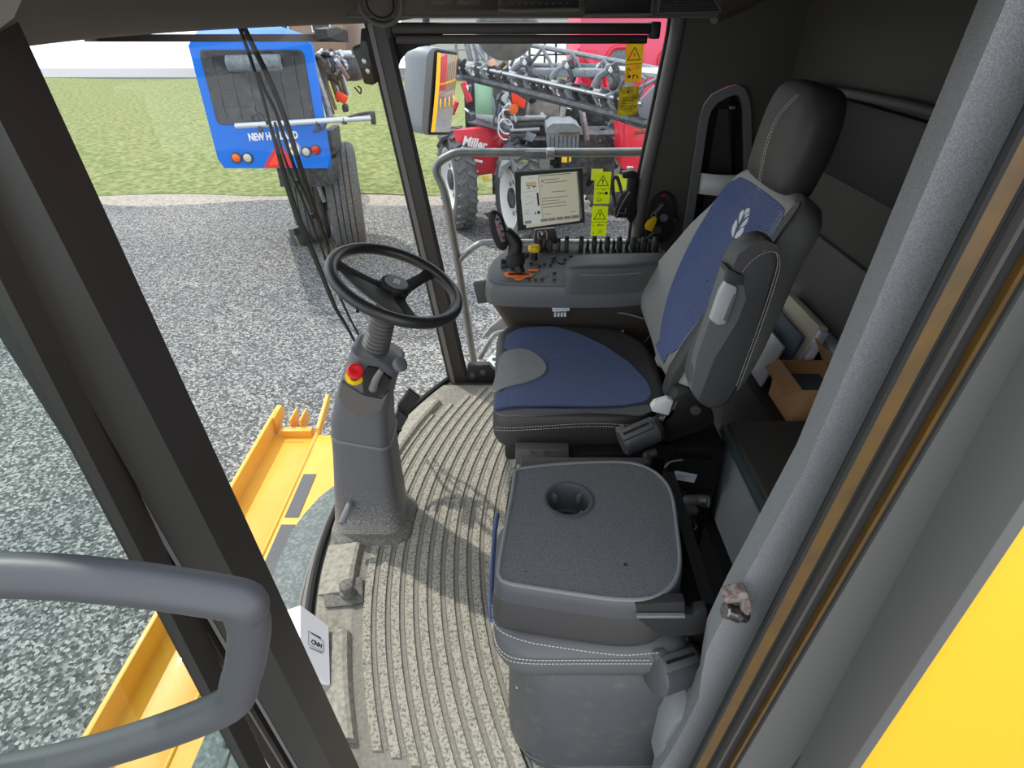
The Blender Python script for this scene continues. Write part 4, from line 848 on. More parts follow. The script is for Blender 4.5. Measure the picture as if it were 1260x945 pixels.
# ---------------------------------------------------------------- stickers on the side glass
GY = 2.448
def sticker(name, px4, m_, label, draw):
    c = [P(a, b, y=GY) for a, b in px4]; f = Frame(c[0], c[1] - c[0], c[3] - c[0]); w = (c[1] - c[0]).length; h = (c[3] - c[0]).length
    s_ = thing(name, label, 'sticker', c[0].lerp(c[1], .5), 'warning stickers on the right side glass')
    part('backing', MB().prism(c, (0, -.0006, 0)), m_, s_)
    ink = MB(); f.o = f.o + f.n * .0007; draw(f, ink, w, h); part('print', ink, 'ink', s_)
    return s_
def tri(f, mb, cx, cy, a, w):
    p = [(cx - a / 2, cy - a * .43), (cx + a / 2, cy - a * .43), (cx, cy + a * .43)]
    for i in range(3): f.line(mb, p[i], p[(i + 1) % 3], w)
def excl(f, mb, cx, cy, a): f.poly(mb, [(cx - a * .05, cy - a * .12), (cx + a * .05, cy - a * .12), (cx + a * .08, cy + a * .2), (cx - a * .08, cy + a * .2)], 0, .0006); f.disc(mb, (cx, cy - a * .24), a * .06, 10)
def bolt(f, mb, cx, cy, a): f.poly(mb, [(cx + a * .05, cy + a * .25), (cx - a * .10, cy - a * .02), (cx - a * .0, cy - a * .02), (cx - a * .05, cy - a * .30), (cx + a * .12, cy + a * .05), (cx + a * .02, cy + a * .05)], 0, .0006)
def d1(f, mb, w, h):
    tri(f, mb, w * .5, h * .73, w * .78, .0028); bolt(f, mb, w * .5, h * .70, w * .5); f.line(mb, (0, h * .47), (w, h * .47), .002)
    f.rect(mb, w * .2, h * .12, w * .34, h * .2); f.line(mb, (w * .15, h * .4), (w * .15, h * .12), .002); f.line(mb, (w * .15, h * .36), (w * .35, h * .30), .003); f.ring(mb, (w * .75, h * .38), w * .1, .0015, 4); f.line(mb, (w * .5, h * .2), (w * .5, h * .10), .004); f.line(mb, (w * .7, h * .2), (w * .8, h * .10), .004); f.line(mb, (w * .5, h * .2), (w * .62, h * .18), .003)
def d2(f, mb, w, h):
    f.poly(mb, [(w * .4, h * .78), (w * .58, h * .78), (w * .49, h * .86)], 0, .0006)
    for k in range(5): f.line(mb, (w * .12, h * (.62 - .1 * k)), (w * (.85 - .1 * (k % 3)), h * (.62 - .1 * k)), .0014)
    f.rect(mb, w * .85, h * .55, w * .92, h * .6); f.rect(mb, w * .88, h * .25, w * .95, h * .3)
def d3(f, mb, w, h):
    tri(f, mb, w * .52, h * .72, w * .72, .0030); excl(f, mb, w * .52, h * .70, w * .6); f.line(mb, (0, h * .47), (w, h * .47), .0015)
    f.disc(mb, (w * .78, h * .33), w * .1); f.line(mb, (w * .35, h * .33), (w * .72, h * .33), .003); f.ring(mb, (w * .32, h * .33), w * .09, .0015, 14); f.line(mb, (w * .5, h * .43), (w * .65, h * .43), .0025); f.ring(mb, (w * .36, h * .13), w * .12, .0015, 14); f.line(mb, (w * .2, h * .1), (w * .55, h * .13), .0015)
def d4(f, mb, w, h):
    tri(f, mb, w * .5, h * .72, w * .74, .0030); excl(f, mb, w * .5, h * .70, w * .62); f.line(mb, (0, h * .46), (w, h * .46), .0015)
    f.text(mb, '1', w * .1, h * .3, .016, 0); f.text(mb, '2', w * .1, h * .06, .016, 0); f.line(mb, (w * .35, h * .36), (w * .8, h * .36), .003); f.line(mb, (w * .4, h * .32), (w * .55, h * .42), .002); f.ring(mb, (w * .6, h * .14), w * .12, .0015, 14); f.disc(mb, (w * .6, h * .14), w * .035, 10)
sticker('warning_sticker', ((768.5, 102), (788.5, 101), (792.5, 53), (770.5, 53)), 'sticker_amber', 'topmost warning sticker, amber with a black lightning triangle, below the roller blind', d1)
sticker('warning_sticker', ((759.5, 142.5), (784, 141), (786.5, 106), (762, 107)), 'sticker_gold', 'gold green warning sticker second from the top on the side glass', d2)
sticker('warning_sticker', ((730, 251), (749.5, 250.5), (752.5, 211.5), (732.5, 211)), 'sticker_lime', 'lime warning sticker with triangle and key picture, right of the display', d3)
sticker('warning_sticker', ((726.5, 290), (745.5, 290), (748.5, 254), (729, 253)), 'sticker_lime', 'lowest lime warning sticker with triangle above the figures 1 and 2', d4)

# ---------------------------------------------------------------- pillar fittings
ip = thing('ignition_panel', 'black oval ignition plate with key, yellow fob and socket on the dark rear pillar', 'panel', (.62, 2.41, .70))
fi = Frame((.62, 2.412, .81), (1, 0, 0), (0, 0, 1))
def I(px, py): return at(fi, px, py)
ov = [I(px, py) for px, py in ((798, 262), (802, 247), (812, 237), (822, 236), (830, 245), (832, 258), (829, 282), (822, 295), (811, 298), (799, 294), (794, 284))]
ov = [(p.x, p.y) for p in curve([V((a, b, 0)) for a, b in ov], 3, True)]
oc = V((sum(a for a, b in ov) / len(ov), sum(b for a, b in ov) / len(ov)))
part('plate', MB().loft([[fi.p(oc.x + (a - oc.x) * s_, oc.y + (b - oc.y) * s_, h) for a, b in ov] for s_, h in ((1, -.01), (1, .006), (.97, .010), (.88, .010), (.86, .006), (.5, .006))]), 'black', ip, ang=30)
k1 = I(814, 250); part('key_switch', MB().lathe([(.016, .004), (.0155, .016), (.012, .018), (0, .018)], fi.p(*k1, 0), fi.n, 20), 'rubber', ip)
part('key', MB().loft([[fi.p(*I(px, py), h) for px, py in ((812, 249), (816, 250), (805, 262), (802, 260))] for h in (.02, .023)]), 'steel', ip)
part('key_ring', MB().tube([fi.p(I(803, 263)[0] + .010 * math.cos(a), I(803, 263)[1] + .010 * math.sin(a), .022) for a in [2 * math.pi * k / 14 for k in range(14)]], .0016, n=6, smooth=False, closed=True), 'steel', ip)
part('key_fob', MB().prism([fi.p(*I(px, py), .018) for px, py in ((803, 264), (807, 266), (806, 272), (801, 283), (793, 280), (792, 275), (796, 269))], fi.n * .006, .002), 'key_yellow', ip, label='yellow key fob')
part('fob_tip', MB().prism([fi.p(*I(px, py), .018) for px, py in ((800, 285), (804, 283), (797, 293), (794, 291))], fi.n * .004, .001), 'steel', ip)
part('knob', MB().lathe([(.021, .004), (.020, .020), (.016, .024), (0, .024)], fi.p(*I(808, 281), 0), fi.n, 6), 'trim_dark', ip)
sk = I(816, 267); part('socket_ring', MB().lathe([(.012, .006), (.0165, .010), (.0165, .014), (.011, .015), (.009, .008), (0, .008)], fi.p(*sk, 0), fi.n, 24), 'steel', ip)
part('side_clip', MB().box(fi.p(*I(831, 270), .008), (.026, .02, .024), None, .005), 'black', ip)
part('warning_mark', MB().prism([fi.p(*I(px, py), .0102) for px, py in ((813, 239), (819, 239), (816, 242))], fi.n * .001), 'red', ip, label='small red mark')
part('green_mark', MB().lathe([(0, .001), (.0035, .001), (.0035, 0)], fi.p(*I(805, 246), .0065), fi.n, 10), 'sticker_lime', ip)
rm = MB(); fi.ring(rm, I(822, 244), .0035, .0012, 12, .0065, .0072); fi.ring(rm, I(824, 249), .0035, .0012, 12, .0065, .0072); part('position_mark', rm, 'plastic_light', ip)
wl_ = thing('window_latch', 'black window latch and strap at the rear edge of the side glass', 'latch', (.47, 2.42, .72))
part('body', MB().prism([P(px, py, y=2.41) for px, py in ((774, 213), (780, 210), (785, 214), (782, 246), (785, 262), (776, 276), (771, 268), (757, 268), (757, 258), (764, 240), (772, 234))], (0, .03, 0), .004), 'black', wl_)
part('arm', MB().prism([P(px, py, y=2.40) for px, py in ((766, 212), (780, 210), (781, 219), (767, 220))], (0, .03, 0), .003), 'black', wl_)
part('top_cap', MB().prism([P(px, py, y=2.40) for px, py in ((772, 206), (780, 206), (780, 210), (773, 211))], (0, .02, 0), .002), 'grip_white', wl_)
part('edge', MB().tube([P(775, 236, y=2.405), P(766, 250, y=2.405), P(759, 266, y=2.405)], .0025, n=6), 'plastic_light', wl_)
part('edge', MB().tube([P(770, 256, y=2.405), P(769, 262, y=2.405), P(762, 262, y=2.405)], .002, n=6), 'plastic_light', wl_)
part('strap_loop', MB().tube([P(757, 256, y=2.43), P(754, 230, y=2.44), P(755, 220, y=2.44), P(759, 218, y=2.44), P(762, 226, y=2.44), P(765, 238, y=2.42)], .007, n=8, flat=(1, .4)), 'machine_dark', wl_)
lt = thing('door_foot_trim', 'black moulded trim with two round caps at the foot of the far front pillar', 'trim', (-.12, 2.40, .02))
part('body', MB().prism([P(px, py, y=2.40) for px, py in ((576, 450), (602, 449), (608, 456), (625, 456), (622, 474), (582, 476), (573, 466))], (0, .04, 0), .006), 'black', lt)
for px, py in ((582, 462), (595, 458)): part('cap', MB().lathe([(.016, 0), (.015, .005), (.010, .008), (0, .009)], P(px, py, y=2.40), (0, -1, .1), 20), 'trim_dark', lt)
hp = thing('hinge_plate', 'dark bolted bracket high on the far front pillar', 'bracket', (-.5, 2.38, 1.2))
part('plate', MB().prism([P(px, py, y=2.40) for px, py in ((444, 35), (460, 35), (466, 100), (458, 105), (448, 103), (440, 78), (433, 62), (434, 57), (443, 54))], (0, .03, 0), .004), 'rubber', hp)
for px, py in ((449, 75), (453.5, 87)): part('bolt', MB().lathe([(.011, 0), (.011, .004), (.007, .007), (.0065, .010), (0, .010)], P(px, py, y=2.40), (0, -1, 0), 6), 'steel', hp)
part('wire', MB().tube([P(436, 107, y=2.42), P(443, 115, y=2.42), P(444, 109, y=2.42), P(440, 106, y=2.42)], .003, n=6), 'black', hp)
# roller blind
bd = thing('roller_blind', 'long dark brown roller blind case across the top of the far side glass', 'blind', (.04, 2.36, 1.43))
part('case', MB().b2((-.425, 2.355, 1.462), (.505, 2.41, 1.4965), .008), mat('blind', (34, 26, 24), .5), bd)
part('pull_bar', MB().b2((-.405, 2.362, 1.433), (.472, 2.385, 1.460), .004), mat('blind_bar', (40, 31, 28), .5), bd)
part('end_cap', MB().b2((.478, 2.35, 1.448), (.512, 2.42, 1.50), .006), 'black', bd)
part('end_cap', MB().b2((-.435, 2.35, 1.45), (-.415, 2.42, 1.50), .006), 'black', bd)
fbm = Frame(P(0, 48, y=2.361) * 0 + V((0, 2.3612, 1.433)), (1, 0, 0), (0, 0, 1)); pm = MB(); u, v = at(fbm, 772, 49); fbm.ring(pm, (u, v), .005, .0012, 8, 0, .0005); 
for k in range(7): fbm.rect(pm, at(fbm, 780, 49)[0] + .006 * k, v - .0015, at(fbm, 780, 49)[0] + .006 * k + .004, v + .002, 0, .0005)
part('print', pm, 'gold', bd)

# ---------------------------------------------------------------- roof console fittings
def roof(px, py, h=0): u, v = at(fc, px, py); return fc.p(u, v, h)
av = thing('air_vent', 'round black air vent in the roof console above the far pillar', 'vent', roof(468, 18))
vc = roof(468, 3)
part('bezel', MB().lathe([(.072, -.01), (.072, .004), (.066, .008), (.060, .004), (.058, -.01)], vc, fc.n, 36), 'trim_mid', av)
part('ball', MB().lathe([(.058, -.004), (.050, .004), (.030, .009), (.0, .010)], vc, fc.n, 32), 'trim_dark', av)
part('ring_groove', MB().lathe([(.044, .006), (.041, .010), (.038, .006)], vc, fc.n, 30), 'black', av)
for k in (): part('vane', MB().box(vc + fc.v * .022 * k + fc.n * .010, (.085, .006, .004), Matrix((fc.u, fc.v, fc.n)).transposed()), 'black', av)
def roofpanel(name, px4, m_, label, cat, h=.004):
    t = thing(name, label, cat, roof(*px4[0])); part('face', MB().prism([roof(*p, -.004) for p in px4], fc.n * (h + .004), .002), m_, t); return t
lp = roofpanel('switch_module', ((524, 13), (612, 12), (612, -14), (524, -14)), mat('module', (48, 45, 42), .45), 'dark roof module with two small pictogram switches beside the air vent', 'panel')
for px in (545, 577):
    part('switch', MB().prism([roof(*p, .004) for p in ((px - 14, 5), (px + 14, 5), (px + 14, -10), (px - 14, -10))], fc.n * .003, .001), 'trim_dark', lp)
    ik = MB(); u, v = at(fc, px - 4, 1.5); fc.rect(ik, u - .012, v - .003, u + .012, v + .001, .0072, .008); fc.line(ik, (u - .014, v), (u - .014, v + .012), .002, .0072, .008); fc.line(ik, (u + .014, v), (u + .014, v + .012), .002, .0072, .008); fc.ring(ik, (u + .03, v + .004), .006, .002, 10, .0072, .008, 300); part('pictogram', ik, 'trim_mid', lp)
cm = roofpanel('climate_display', ((617, 9), (711, 8), (711, -14), (617, -14)), mat('climate', (36, 34, 33), .3), 'dark climate display with a row of small pale ticks in the roof console', 'display', .008)
tk = MB()
for k in range(9): u, v = at(fc, 630 + 8.5 * k, 2.5); fc.rect(tk, u - .004, v - .0015, u + .004, v + .0015, .0082, .009)
part('tick', tk, 'trim_mid', cm)
part('bezel', MB().tube([roof(613, 10, .006), roof(640, 11.5, .006), roof(714, 10, .006), roof(716, -12, .006)], .006, n=8, smooth=False), 'trim_mid', cm)
rd = roofpanel('radio_bay', ((720, 17), (799, 16), (803, -14), (718, -14)), 'black', 'empty black radio bay in the roof console, right of the climate display', 'panel')
part('frame_edge', MB().tube([roof(718, 17.5, .004), roof(802, 16.5, .004), roof(806, -12, .004)], .005, n=8, smooth=False), 'trim_mid', rd)
gl_ = thing('speaker_grille', 'black mesh speaker grille at the rear end of the roof console', 'grille', roof(850, 14))
g4 = [roof(*p) for p in ((810, 15), (886, 13), (872, -14), (814, -14))]
part('frame', MB().loft([[sum(g4, V()) / 4 + (p - sum(g4, V()) / 4) * s_ + fc.n * h for p in g4] for s_, h in ((1.06, -.002), (1.06, .004), (.98, .004), (.96, .001))]), 'trim_mid', gl_)
hl = MB()
for i in range(20):
    for j in range(9):
        u_ = (i + .5) / 20; v_ = (j + .5) / 9
        q = (g4[0].lerp(g4[1], u_)).lerp(g4[3].lerp(g4[2], u_), v_); hl.box(q + fc.n * .0015, (.0075, .0045, .004), Matrix((fc.u, fc.v, fc.n)).transposed())
part('mesh_hole', hl, 'black', gl_, stuff=True)

# ---------------------------------------------------------------- behind the seats
cb_ = thing('cooler_box', 'grey speckled cooler box with dark lid behind the driver seat', 'box', (.80, 1.2, .19))
part('body', MB().b2((.632, .93, .19), (1.0, 1.405, .475), .012), 'cooler_shell', cb_)
part('lid', MB().b2((.640, .935, .482), (1.0, 1.40, .515), .012), 'trim_dark', cb_)
part('lid_seal', MB().b2((.626, .925, .466), (1.0, 1.41, .474), .003), mat('seal_green', (78, 92, 92), .5), cb_)
part('lid_seal', MB().b2((.628, .928, .480), (1.0, 1.408, .490), .003), 'seal_green', cb_)
part('corner_clip', MB().box((.645, .98, .505), (.04, .07, .04), Matrix.Rotation(R(18), 3, 'X'), .008), 'body_grey', cb_)
ls = thing('rating_label', 'small white printed label on the dark panel beside the folded seat', 'label', P(842, 592, y=1.26))
lc4 = [P(px, py, y=1.262) for px, py in ((827, 589), (854, 594), (858, 584), (831, 579))]
part('panel', MB().prism([p + V((0, .0015, 0)) for p in [lc4[0] + V((-.02, 0, -.03)), lc4[1] + V((.06, 0, -.03)), lc4[2] + V((.04, 0, .05)), lc4[3] + V((-.02, 0, .05))]], (0, .02, 0)), 'black', ls)
part('paper', MB().prism(lc4, (0, -.0006, 0)), 'label_white', ls)
fll = Frame(lc4[0] + V((0, -.0008, 0)), lc4[1] - lc4[0], lc4[3] - lc4[0]); li = MB(); w = (lc4[1] - lc4[0]).length
for k, (a, b) in enumerate(((.1, .55), (.1, .4), (.1, .5), (.1, .7))): fll.line(li, (w * a, .006 + .0045 * k), (w * b, .006 + .0045 * k), .0012)
part('print', li, 'ink_soft', ls)
hv = thing('hose_fittings', 'cluster of metal hose fittings in the dark gap behind the folded seat', 'fittings', P(850, 660, z=.19))
def fit(a, b, r, m_): part('fitting', MB().cyl(a, b, r, 12, .002), m_, hv)
fit(P(843, 616, y=1.12), P(862, 615, y=1.10), .014, 'trim_mid'); fit(P(861, 616, y=1.10), P(872, 617, y=1.09), .016, 'steel'); fit(P(849, 632, y=1.05), P(852, 625, y=1.05), .016, 'trim_mid'); fit(P(850, 645, y=1.03), P(853, 652, y=1.02), .012, 'steel'); fit(P(834, 641, y=1.03), P(850, 645, y=1.02), .010, 'trim_mid')
part('hose', MB().tube([P(829, 615, y=1.1), P(834, 622, y=1.08), P(838, 612, y=1.08), P(842, 606, y=1.12)], .005, n=8), 'rubber', hv)
part('hose', MB().tube([P(852, 652, y=1.02), P(850, 640, y=1.03), P(853, 630, y=1.05)], .010, n=8), 'rubber', hv)
part('loop_wire', MB().tube([P(818, 575, y=1.2), P(826, 568, y=1.2), P(840, 566, y=1.2)], .003, n=6), 'plastic_light', hv)
lz = thing('door_striker', 'worn chrome door striker bolted to the grey carpeted door pillar', 'striker', P(905, 765, y=.56))
part('pin', MB().cyl(P(891, 751, y=.552), P(918, 757, y=.556), .0115, 18, .002), mat('worn_chrome', (120, 116, 116), .25, metal=.9, var=(90, .4, .65), rgb2=(84, 78, 76)), lz)
part('bracket', MB().prism([P(px, py, y=.548) for px, py in ((890, 737), (908, 729), (921, 731), (926, 750), (918, 768), (911, 765), (913, 742), (893, 744))], (0, .02, 0), .003), mat('rust', (84, 70, 66), .8, var=(120, .4, .6), rgb2=(120, 108, 102)), lz)
part('roller', MB().cyl(P(904, 754, y=.554), P(908, 755, y=.5545), .0135, 18), 'worn_chrome', lz)
part('wear_plate', MB().prism([P(px, py, y=.562) for px, py in ((893, 737), (906, 731), (908, 740), (894, 744))], (0, .006, 0)), 'rust', lz)
# papers and carton on the rear ledge
def ledge(px, py, z): return P(px, py, z=z)
tb = thing('cardboard_box', 'small open tan cardboard box on the ledge by the rear wall', 'box', P(972, 470, x=.86))
cb4 = [P(957, 436, x=.86), P(985, 475, x=.86)]
bxm = MB(); bo = [V((.845, 1.60, .472)), V((.845, 1.425, .472)), V((.99, 1.425, .472)), V((.99, 1.60, .472))]
part('walls', MB().loft([[p + V((0, 0, h)) for p in bo] for h in (0, .13)], True, False), 'cardboard', tb); tb.children[0].modifiers.new('t', 'SOLIDIFY').thickness = .004
part('flap', MB().prism([(.848, 1.60, .602), (.848, 1.425, .602), (.80, 1.44, .585), (.80, 1.585, .585)], (0, 0, .004)), 'cardboard', tb)
part('flap', MB().prism([(.985, 1.60, .602), (.985, 1.425, .602), (.93, 1.44, .69), (.93, 1.585, .69)], (.004, 0, .0)), 'cardboard', tb)
part('contents', MB().b2((.86, 1.44, .48), (.98, 1.585, .56)), 'paper_blue', tb)
for k, (y0, m_, lab) in enumerate(((1.70, 'paper', 'thick cream booklet leaning behind the seat back, nearest the window sill'), (1.665, 'paper_blue', 'dark blue folder leaning against the cream booklet'), (1.64, 'film', 'clear plastic pouch in front of the blue folder'))):
    b_ = thing('booklet' if k == 0 else 'folder' if k == 1 else 'plastic_pouch', lab, ('booklet', 'folder', 'pouch')[k], (.93 - .04 * k, 1.75, .472))
    rot = Matrix.Rotation(R(14), 3, 'Y')
    part('cover', MB().box((.955 - .05 * k, 1.785, .59 - .02 * k), ((.035, .012, .01)[k], .29, .22 - .03 * k), rot, .003), m_, b_)
    if k == 0: part('page_block', MB().box((.955, 1.632, .59), (.028, .022, .20), rot, .001), 'label_white', b_)

# ---------------------------------------------------------------- small carton by the left pillar
ca = thing('white_carton', 'small white carton with a black framed logo between left pillar and ribbed mat', 'box', (-.55, 1.0, .02))
r1 = P(370, 745, z=.115); r2 = P(404, 770, z=.045); r3 = P(406, 843, z=.030); axl = (r3 - r2); r4 = r1 + axl
l1 = r1 + V((-.06, .02, -.05)); l4 = l1 + axl
nn = (r2 - r1).cross(axl).normalized(); nn = nn if nn.z > 0 else -nn
bot1 = r2 + V((-.06, .02, -.04))
part('shell', MB().loft([[r1, r2, bot1, l1], [r4, r3, bot1 + axl, l4]]), 'box_white', ca)
fcx = Frame(r4 + nn * .0006, r2 - r1, -axl); lg = MB(); K = lambda x, y: at(fcx, 270 + x / 5.25, 680 + y / 5.25)
for a, b in (((575, 505), (672, 575)), ((672, 575), (672, 642)), ((672, 642), (575, 592)), ((575, 592), (575, 505))): fcx.line(lg, K(*a), K(*b), .0007)
fcx.line(lg, K(592, 518), K(655, 552), .003)
fcx.line(lg, K(580, 612), K(665, 648), .0016)
p0 = K(592, 572); p1 = K(657, 603); dx = V((p1[0] - p0[0], p1[1] - p0[1])); fcx2 = Frame(fcx.p(*p0), fcx.u * dx.x + fcx.v * dx.y, fcx.v); fcx2.text(lg, 'CNH', 0, -.006, .019, .0003, .04, dx.length / .039)
part('print', lg, 'ink', ca)
fl2 = Frame(l4.lerp(r4, .5) + ((l1 - r1).cross(axl).normalized() * (1 if (l1 - r1).cross(axl).normalized().x < 0 else -1)) * .0006, axl * -1, r1 - l1); sy = MB(); fl2.ring(sy, (.11, .0), .009, .0016, 10, 0, .0006, 290); part('side_symbol', sy, 'ink', ca)

# ---------------------------------------------------------------- grab handle on the open door
gh = thing('grab_handle', 'thick grey grab handle in the near left foreground beside the door', 'handle', (-.5, .32, .85))
part('bar', MB().tube([V((-.60, .30, 1.165)), V((-.40, .315, 1.16)), P(276, 735, y=.32), P(303, 756, y=.32), P(306, 790, y=.32), P(296, 835, y=.32), P(272, 872, y=.32), V((-.45, .315, .87)), V((-.60, .30, .84))], .0185, n=18, sub=8), 'plastic', gh, ang=60)
for z in (1.165, .84): part('foot', MB().lathe([(.032, 0), (.030, .014), (.022, .022)], (-.612, .30, z), (1, 0, 0), 20, True), 'rubber', gh)
part('mount_rail', MB().b2((-.645, .285, .70), (-.612, .325, 1.35), .006), 'pillar', gh)
ch_ = thing('door_chain', 'grey steel link chain hanging outside the lower door glass', 'chain', (-.62, .62, .05))
def link(c, dirv, side, L=.05, w=.016, r=.0055):
    d = V(dirv).normalized(); s_ = V(side); s_ = (s_ - d * s_.dot(d)).normalized()
    return MB().tube([c + d * (L / 2 - w) * (1 if math.sin(a) > 0 else -1) + s_ * w * math.cos(a) + d * w * math.sin(a) for a in [2 * math.pi * (k + .5) / 16 for k in range(16)]], r, n=8, smooth=False, closed=True)
for k in range(5):
    c = P(300 - 7 * k, 868 + 22 * k, y=.66); d = P(300 - 7, 868 + 22, y=.66) - P(300, 868, y=.66); part('link', link(c, d, (1, .3, 0) if k % 2 == 0 else (.1, 1, .4)), 'plastic_light', ch_)
# ---------------------------------------------------------------- wipers and hoses on the windscreen
wp_ = thing('windscreen_wiper', 'long black wiper arm with blade and washer hoses lying down the windscreen', 'wiper', PW(300, 40, -.05))
def wpath(pts, off=-.045): return [PW(a, b, off) for a, b in pts]
part('arm', MB().tube(wpath(((298, 29), (314, 62), (331, 97), (351, 146), (368, 200), (385, 251), (397, 284), (405, 308))), [.008, .0085, .009, .009, .009, .0085, .008, .007], n=8, sub=5), 'black', wp_)
part('blade_carrier', MB().tube(wpath(((334, 159), (343, 190), (353, 227), (368, 271), (388, 318), (412, 377), (425, 399), (438, 423)), -.03), [.006, .008, .010, .011, .010, .008, .007, .005], n=8, sub=5, flat=(1, .7)), 'rubber', wp_)
part('blade_rubber', MB().tube(wpath(((338, 150), (350, 195), (374, 250), (402, 322), (424, 378), (444, 417)), -.016), .0045, n=6, sub=5), 'black', wp_)
part('blade_clip', MB().prism([p for p in wpath(((361, 282), (376, 276), (386, 298), (384, 303), (368, 303)), -.05)], (-.02, 0, 0), .003), 'plastic', wp_)
part('clip_plate', MB().prism([p for p in wpath(((362, 290), (372, 288), (377, 301), (368, 303)), -.047)], (.004, 0, 0)), 'galv', wp_)
w2 = wp_
part('washer_hose', MB().tube(wpath(((293, 29), (307, 68), (321, 112), (334, 159), (343, 190), (352, 222)), -.05), .0055, n=7, sub=5), 'rubber', w2)
part('washer_hose', MB().tube(wpath(((317, 88), (326, 112), (340, 140), (366, 217), (378, 244), (395, 281), (404, 310), (412, 347), (420, 369)), -.06), .006, n=7, sub=5), 'rubber', w2)
for a, b in ((397, 283),): part('joint', MB().cyl(PW(a - 1, b - 3, -.05), PW(a + 1, b + 3, -.05), .008, 10), 'sticker_lime', w2)
for a, b in ((330, 150), (366, 224), (384, 266)): part('joint', MB().cyl(PW(a - 1, b - 3, -.05), PW(a + 1, b + 3, -.05), .0085, 10), 'black', w2)
vb = thing('visor_bar', 'straight dark bar across the top of the windscreen', 'bar', P(350, 50, x=-.92))
part('bar', MB().loft([[P(px, py, x=-.93) + V((o_, 0, 0)) for px, py in ((px_, 42), (px_, 51.5)) for o_ in ((0, -.03) if py == 42 else (-.03, 0))] for px_ in (120, 428)]), 'black', vb)
part('motor_cover', MB().loft([[P(px, py, x=-.86) + V((o_, 0, 0)) for px, py in ((402, 36), (414, 33), (428, 38), (429, 52), (418, 50), (404, 46))] for o_ in (0, -.06)]), 'rubber', vb)

# ---------------------------------------------------------------- outside mirror and platform rails on the far side
mi = thing('wing_mirror', 'large grey wing mirror outside the far front pillar', 'mirror', P(535, 165, y=2.95))
mc = [P(527, 163, y=2.84), P(553, 163, y=2.95), P(558, 65, y=2.945), P(528, 62, y=2.83)]
mb_ = [(p.x, p.y) for p in []]
fmr = Frame(mc[0], mc[1] - mc[0], mc[3] - mc[0]); mw = (mc[1] - mc[0]).length; mh = (mc[3] - mc[0]).length
rrm = rr2(-.045, mw + .004, -.012, mh + .012, [.05, .03, .03, .05], 6); rri = rr2(.004, mw - .004, .0, mh, [.012, .018, .018, .012], 6)
part('housing', MB().loft([[fmr.p(a * .8 + .02 - .05, b * .9 + .02, -.10) for a, b in rrm], [fmr.p(a - .02, b, -.06) for a, b in rrm], [fmr.p(a, b, .0) for a, b in rrm], [fmr.p(a, b, .006) for a, b in rri]]), mat('mirror_shell', (132, 138, 144), .45), mi, ang=50)
part('bezel', MB().loft([[fmr.p(a, b, .004) for a, b in rr2(-.008, mw, -.008, mh + .008, .02, 6)], [fmr.p(a, b, .010) for a, b in rr2(-.004, mw - .003, -.004, mh + .004, .02, 6)]], True, True), 'black', mi)
def bulge(u, v):                                  # a slightly convex pane
    a = .004 + (mw - .012) * u; b = .004 + (mh - .008) * v; return fmr.p(a, b, .0205 - (a - mw / 2) ** 2 / 1.2 - (b - mh / 2) ** 2 / 5.0)
part('mirror_glass', MB().grid(bulge, 8, 16), 'mirror', mi, ang=60)
part('arm', MB().tube([fmr.p(mw * .4, mh * .9, -.10), fmr.p(mw * .4, mh + .2, -.14), fmr.p(mw * .4 - .1, mh + .5, -.14)], .016, n=8), 'black', mi)
m2 = solo('wide_angle_mirror', MB().lathe([(0, 0), (.13, .004), (.15, .02), (.155, .035), (.12, .06), (0, .07)], P(625, 38, y=3.3), V((.15, -.9, -.35)) * -1, 36), 'machine_grey', 'round grey wide angle mirror hanging below the roller blind, mostly hidden', 'mirror')
hr_ = thing('platform_rail', 'grey tubular guard rail of the platform outside the far side glass', 'rail', (-.1, 2.66, -.1))
ry = 2.66
part('main_tube', MB().tube([P(584, 452, y=ry), P(566, 340, y=ry), P(549, 245, y=ry), P(537, 212, y=ry), P(540, 200, y=ry), P(552, 192, y=ry), P(566, 187.5, y=ry), P(600, 187.5, y=ry), P(720, 187.5, y=ry), P(800, 187, y=ry), P(840, 187, y=ry)], .0185, n=12, sub=5), 'rail_paint', hr_, ang=60)
part('mid_tube', MB().tube([P(561, 325, y=ry), P(572, 313, y=ry), P(588, 301, y=ry), P(604, 298, y=ry), P(680, 298, y=ry), P(800, 298, y=ry)], .015, n=10, sub=5), 'galv', hr_, ang=60)
part('joint_sleeve', MB().b2(P(645, 196, y=ry - .022), P(676, 183, y=ry + .03), .004), 'machine_grey', hr_)
part('end_collar', MB().cyl(P(672, 189, y=ry - .01), P(682, 189, y=ry - .01), .024, 18, .002), 'galv', hr_)
part('tag', MB().prism([P(px, py, y=ry) for px, py in ((664, 196), (677, 196), (676, 208), (664, 208))], (0, .004, 0)), 'strap', hr_)
pb = thing('platform_step', 'pale grey perforated step plate and brace tubes outside the far glass, behind the seat', 'step', (-.05, 2.72, -.06))
part('tread_plate', MB().prism([P(px, py, z=-.02) for px, py in ((585, 462), (602, 440), (615, 424), (640, 410), (700, 410), (700, 470))], (0, 0, -.02)), 'strap', pb)
for px, py in ((609, 442), (613, 437), (612, 448), (608, 453)): part('hole', MB().lathe([(0, .001), (.016, .001), (.016, 0)], P(px, py, z=-.018), n=14), 'black', pb)
part('brace_tube', MB().tube([P(590, 440, y=2.74), P(600, 424, y=2.74), P(609, 412, y=2.74), P(622, 409, y=2.74), P(650, 409, y=2.74)], .016, n=10), 'galv', pb)
part('curved_guard', MB().prism([P(px, py, y=2.95) for px, py in ((593, 416), (604, 402), (617, 392), (660, 392), (660, 412), (612, 412))], (0, .03, 0)), 'galv', pb)

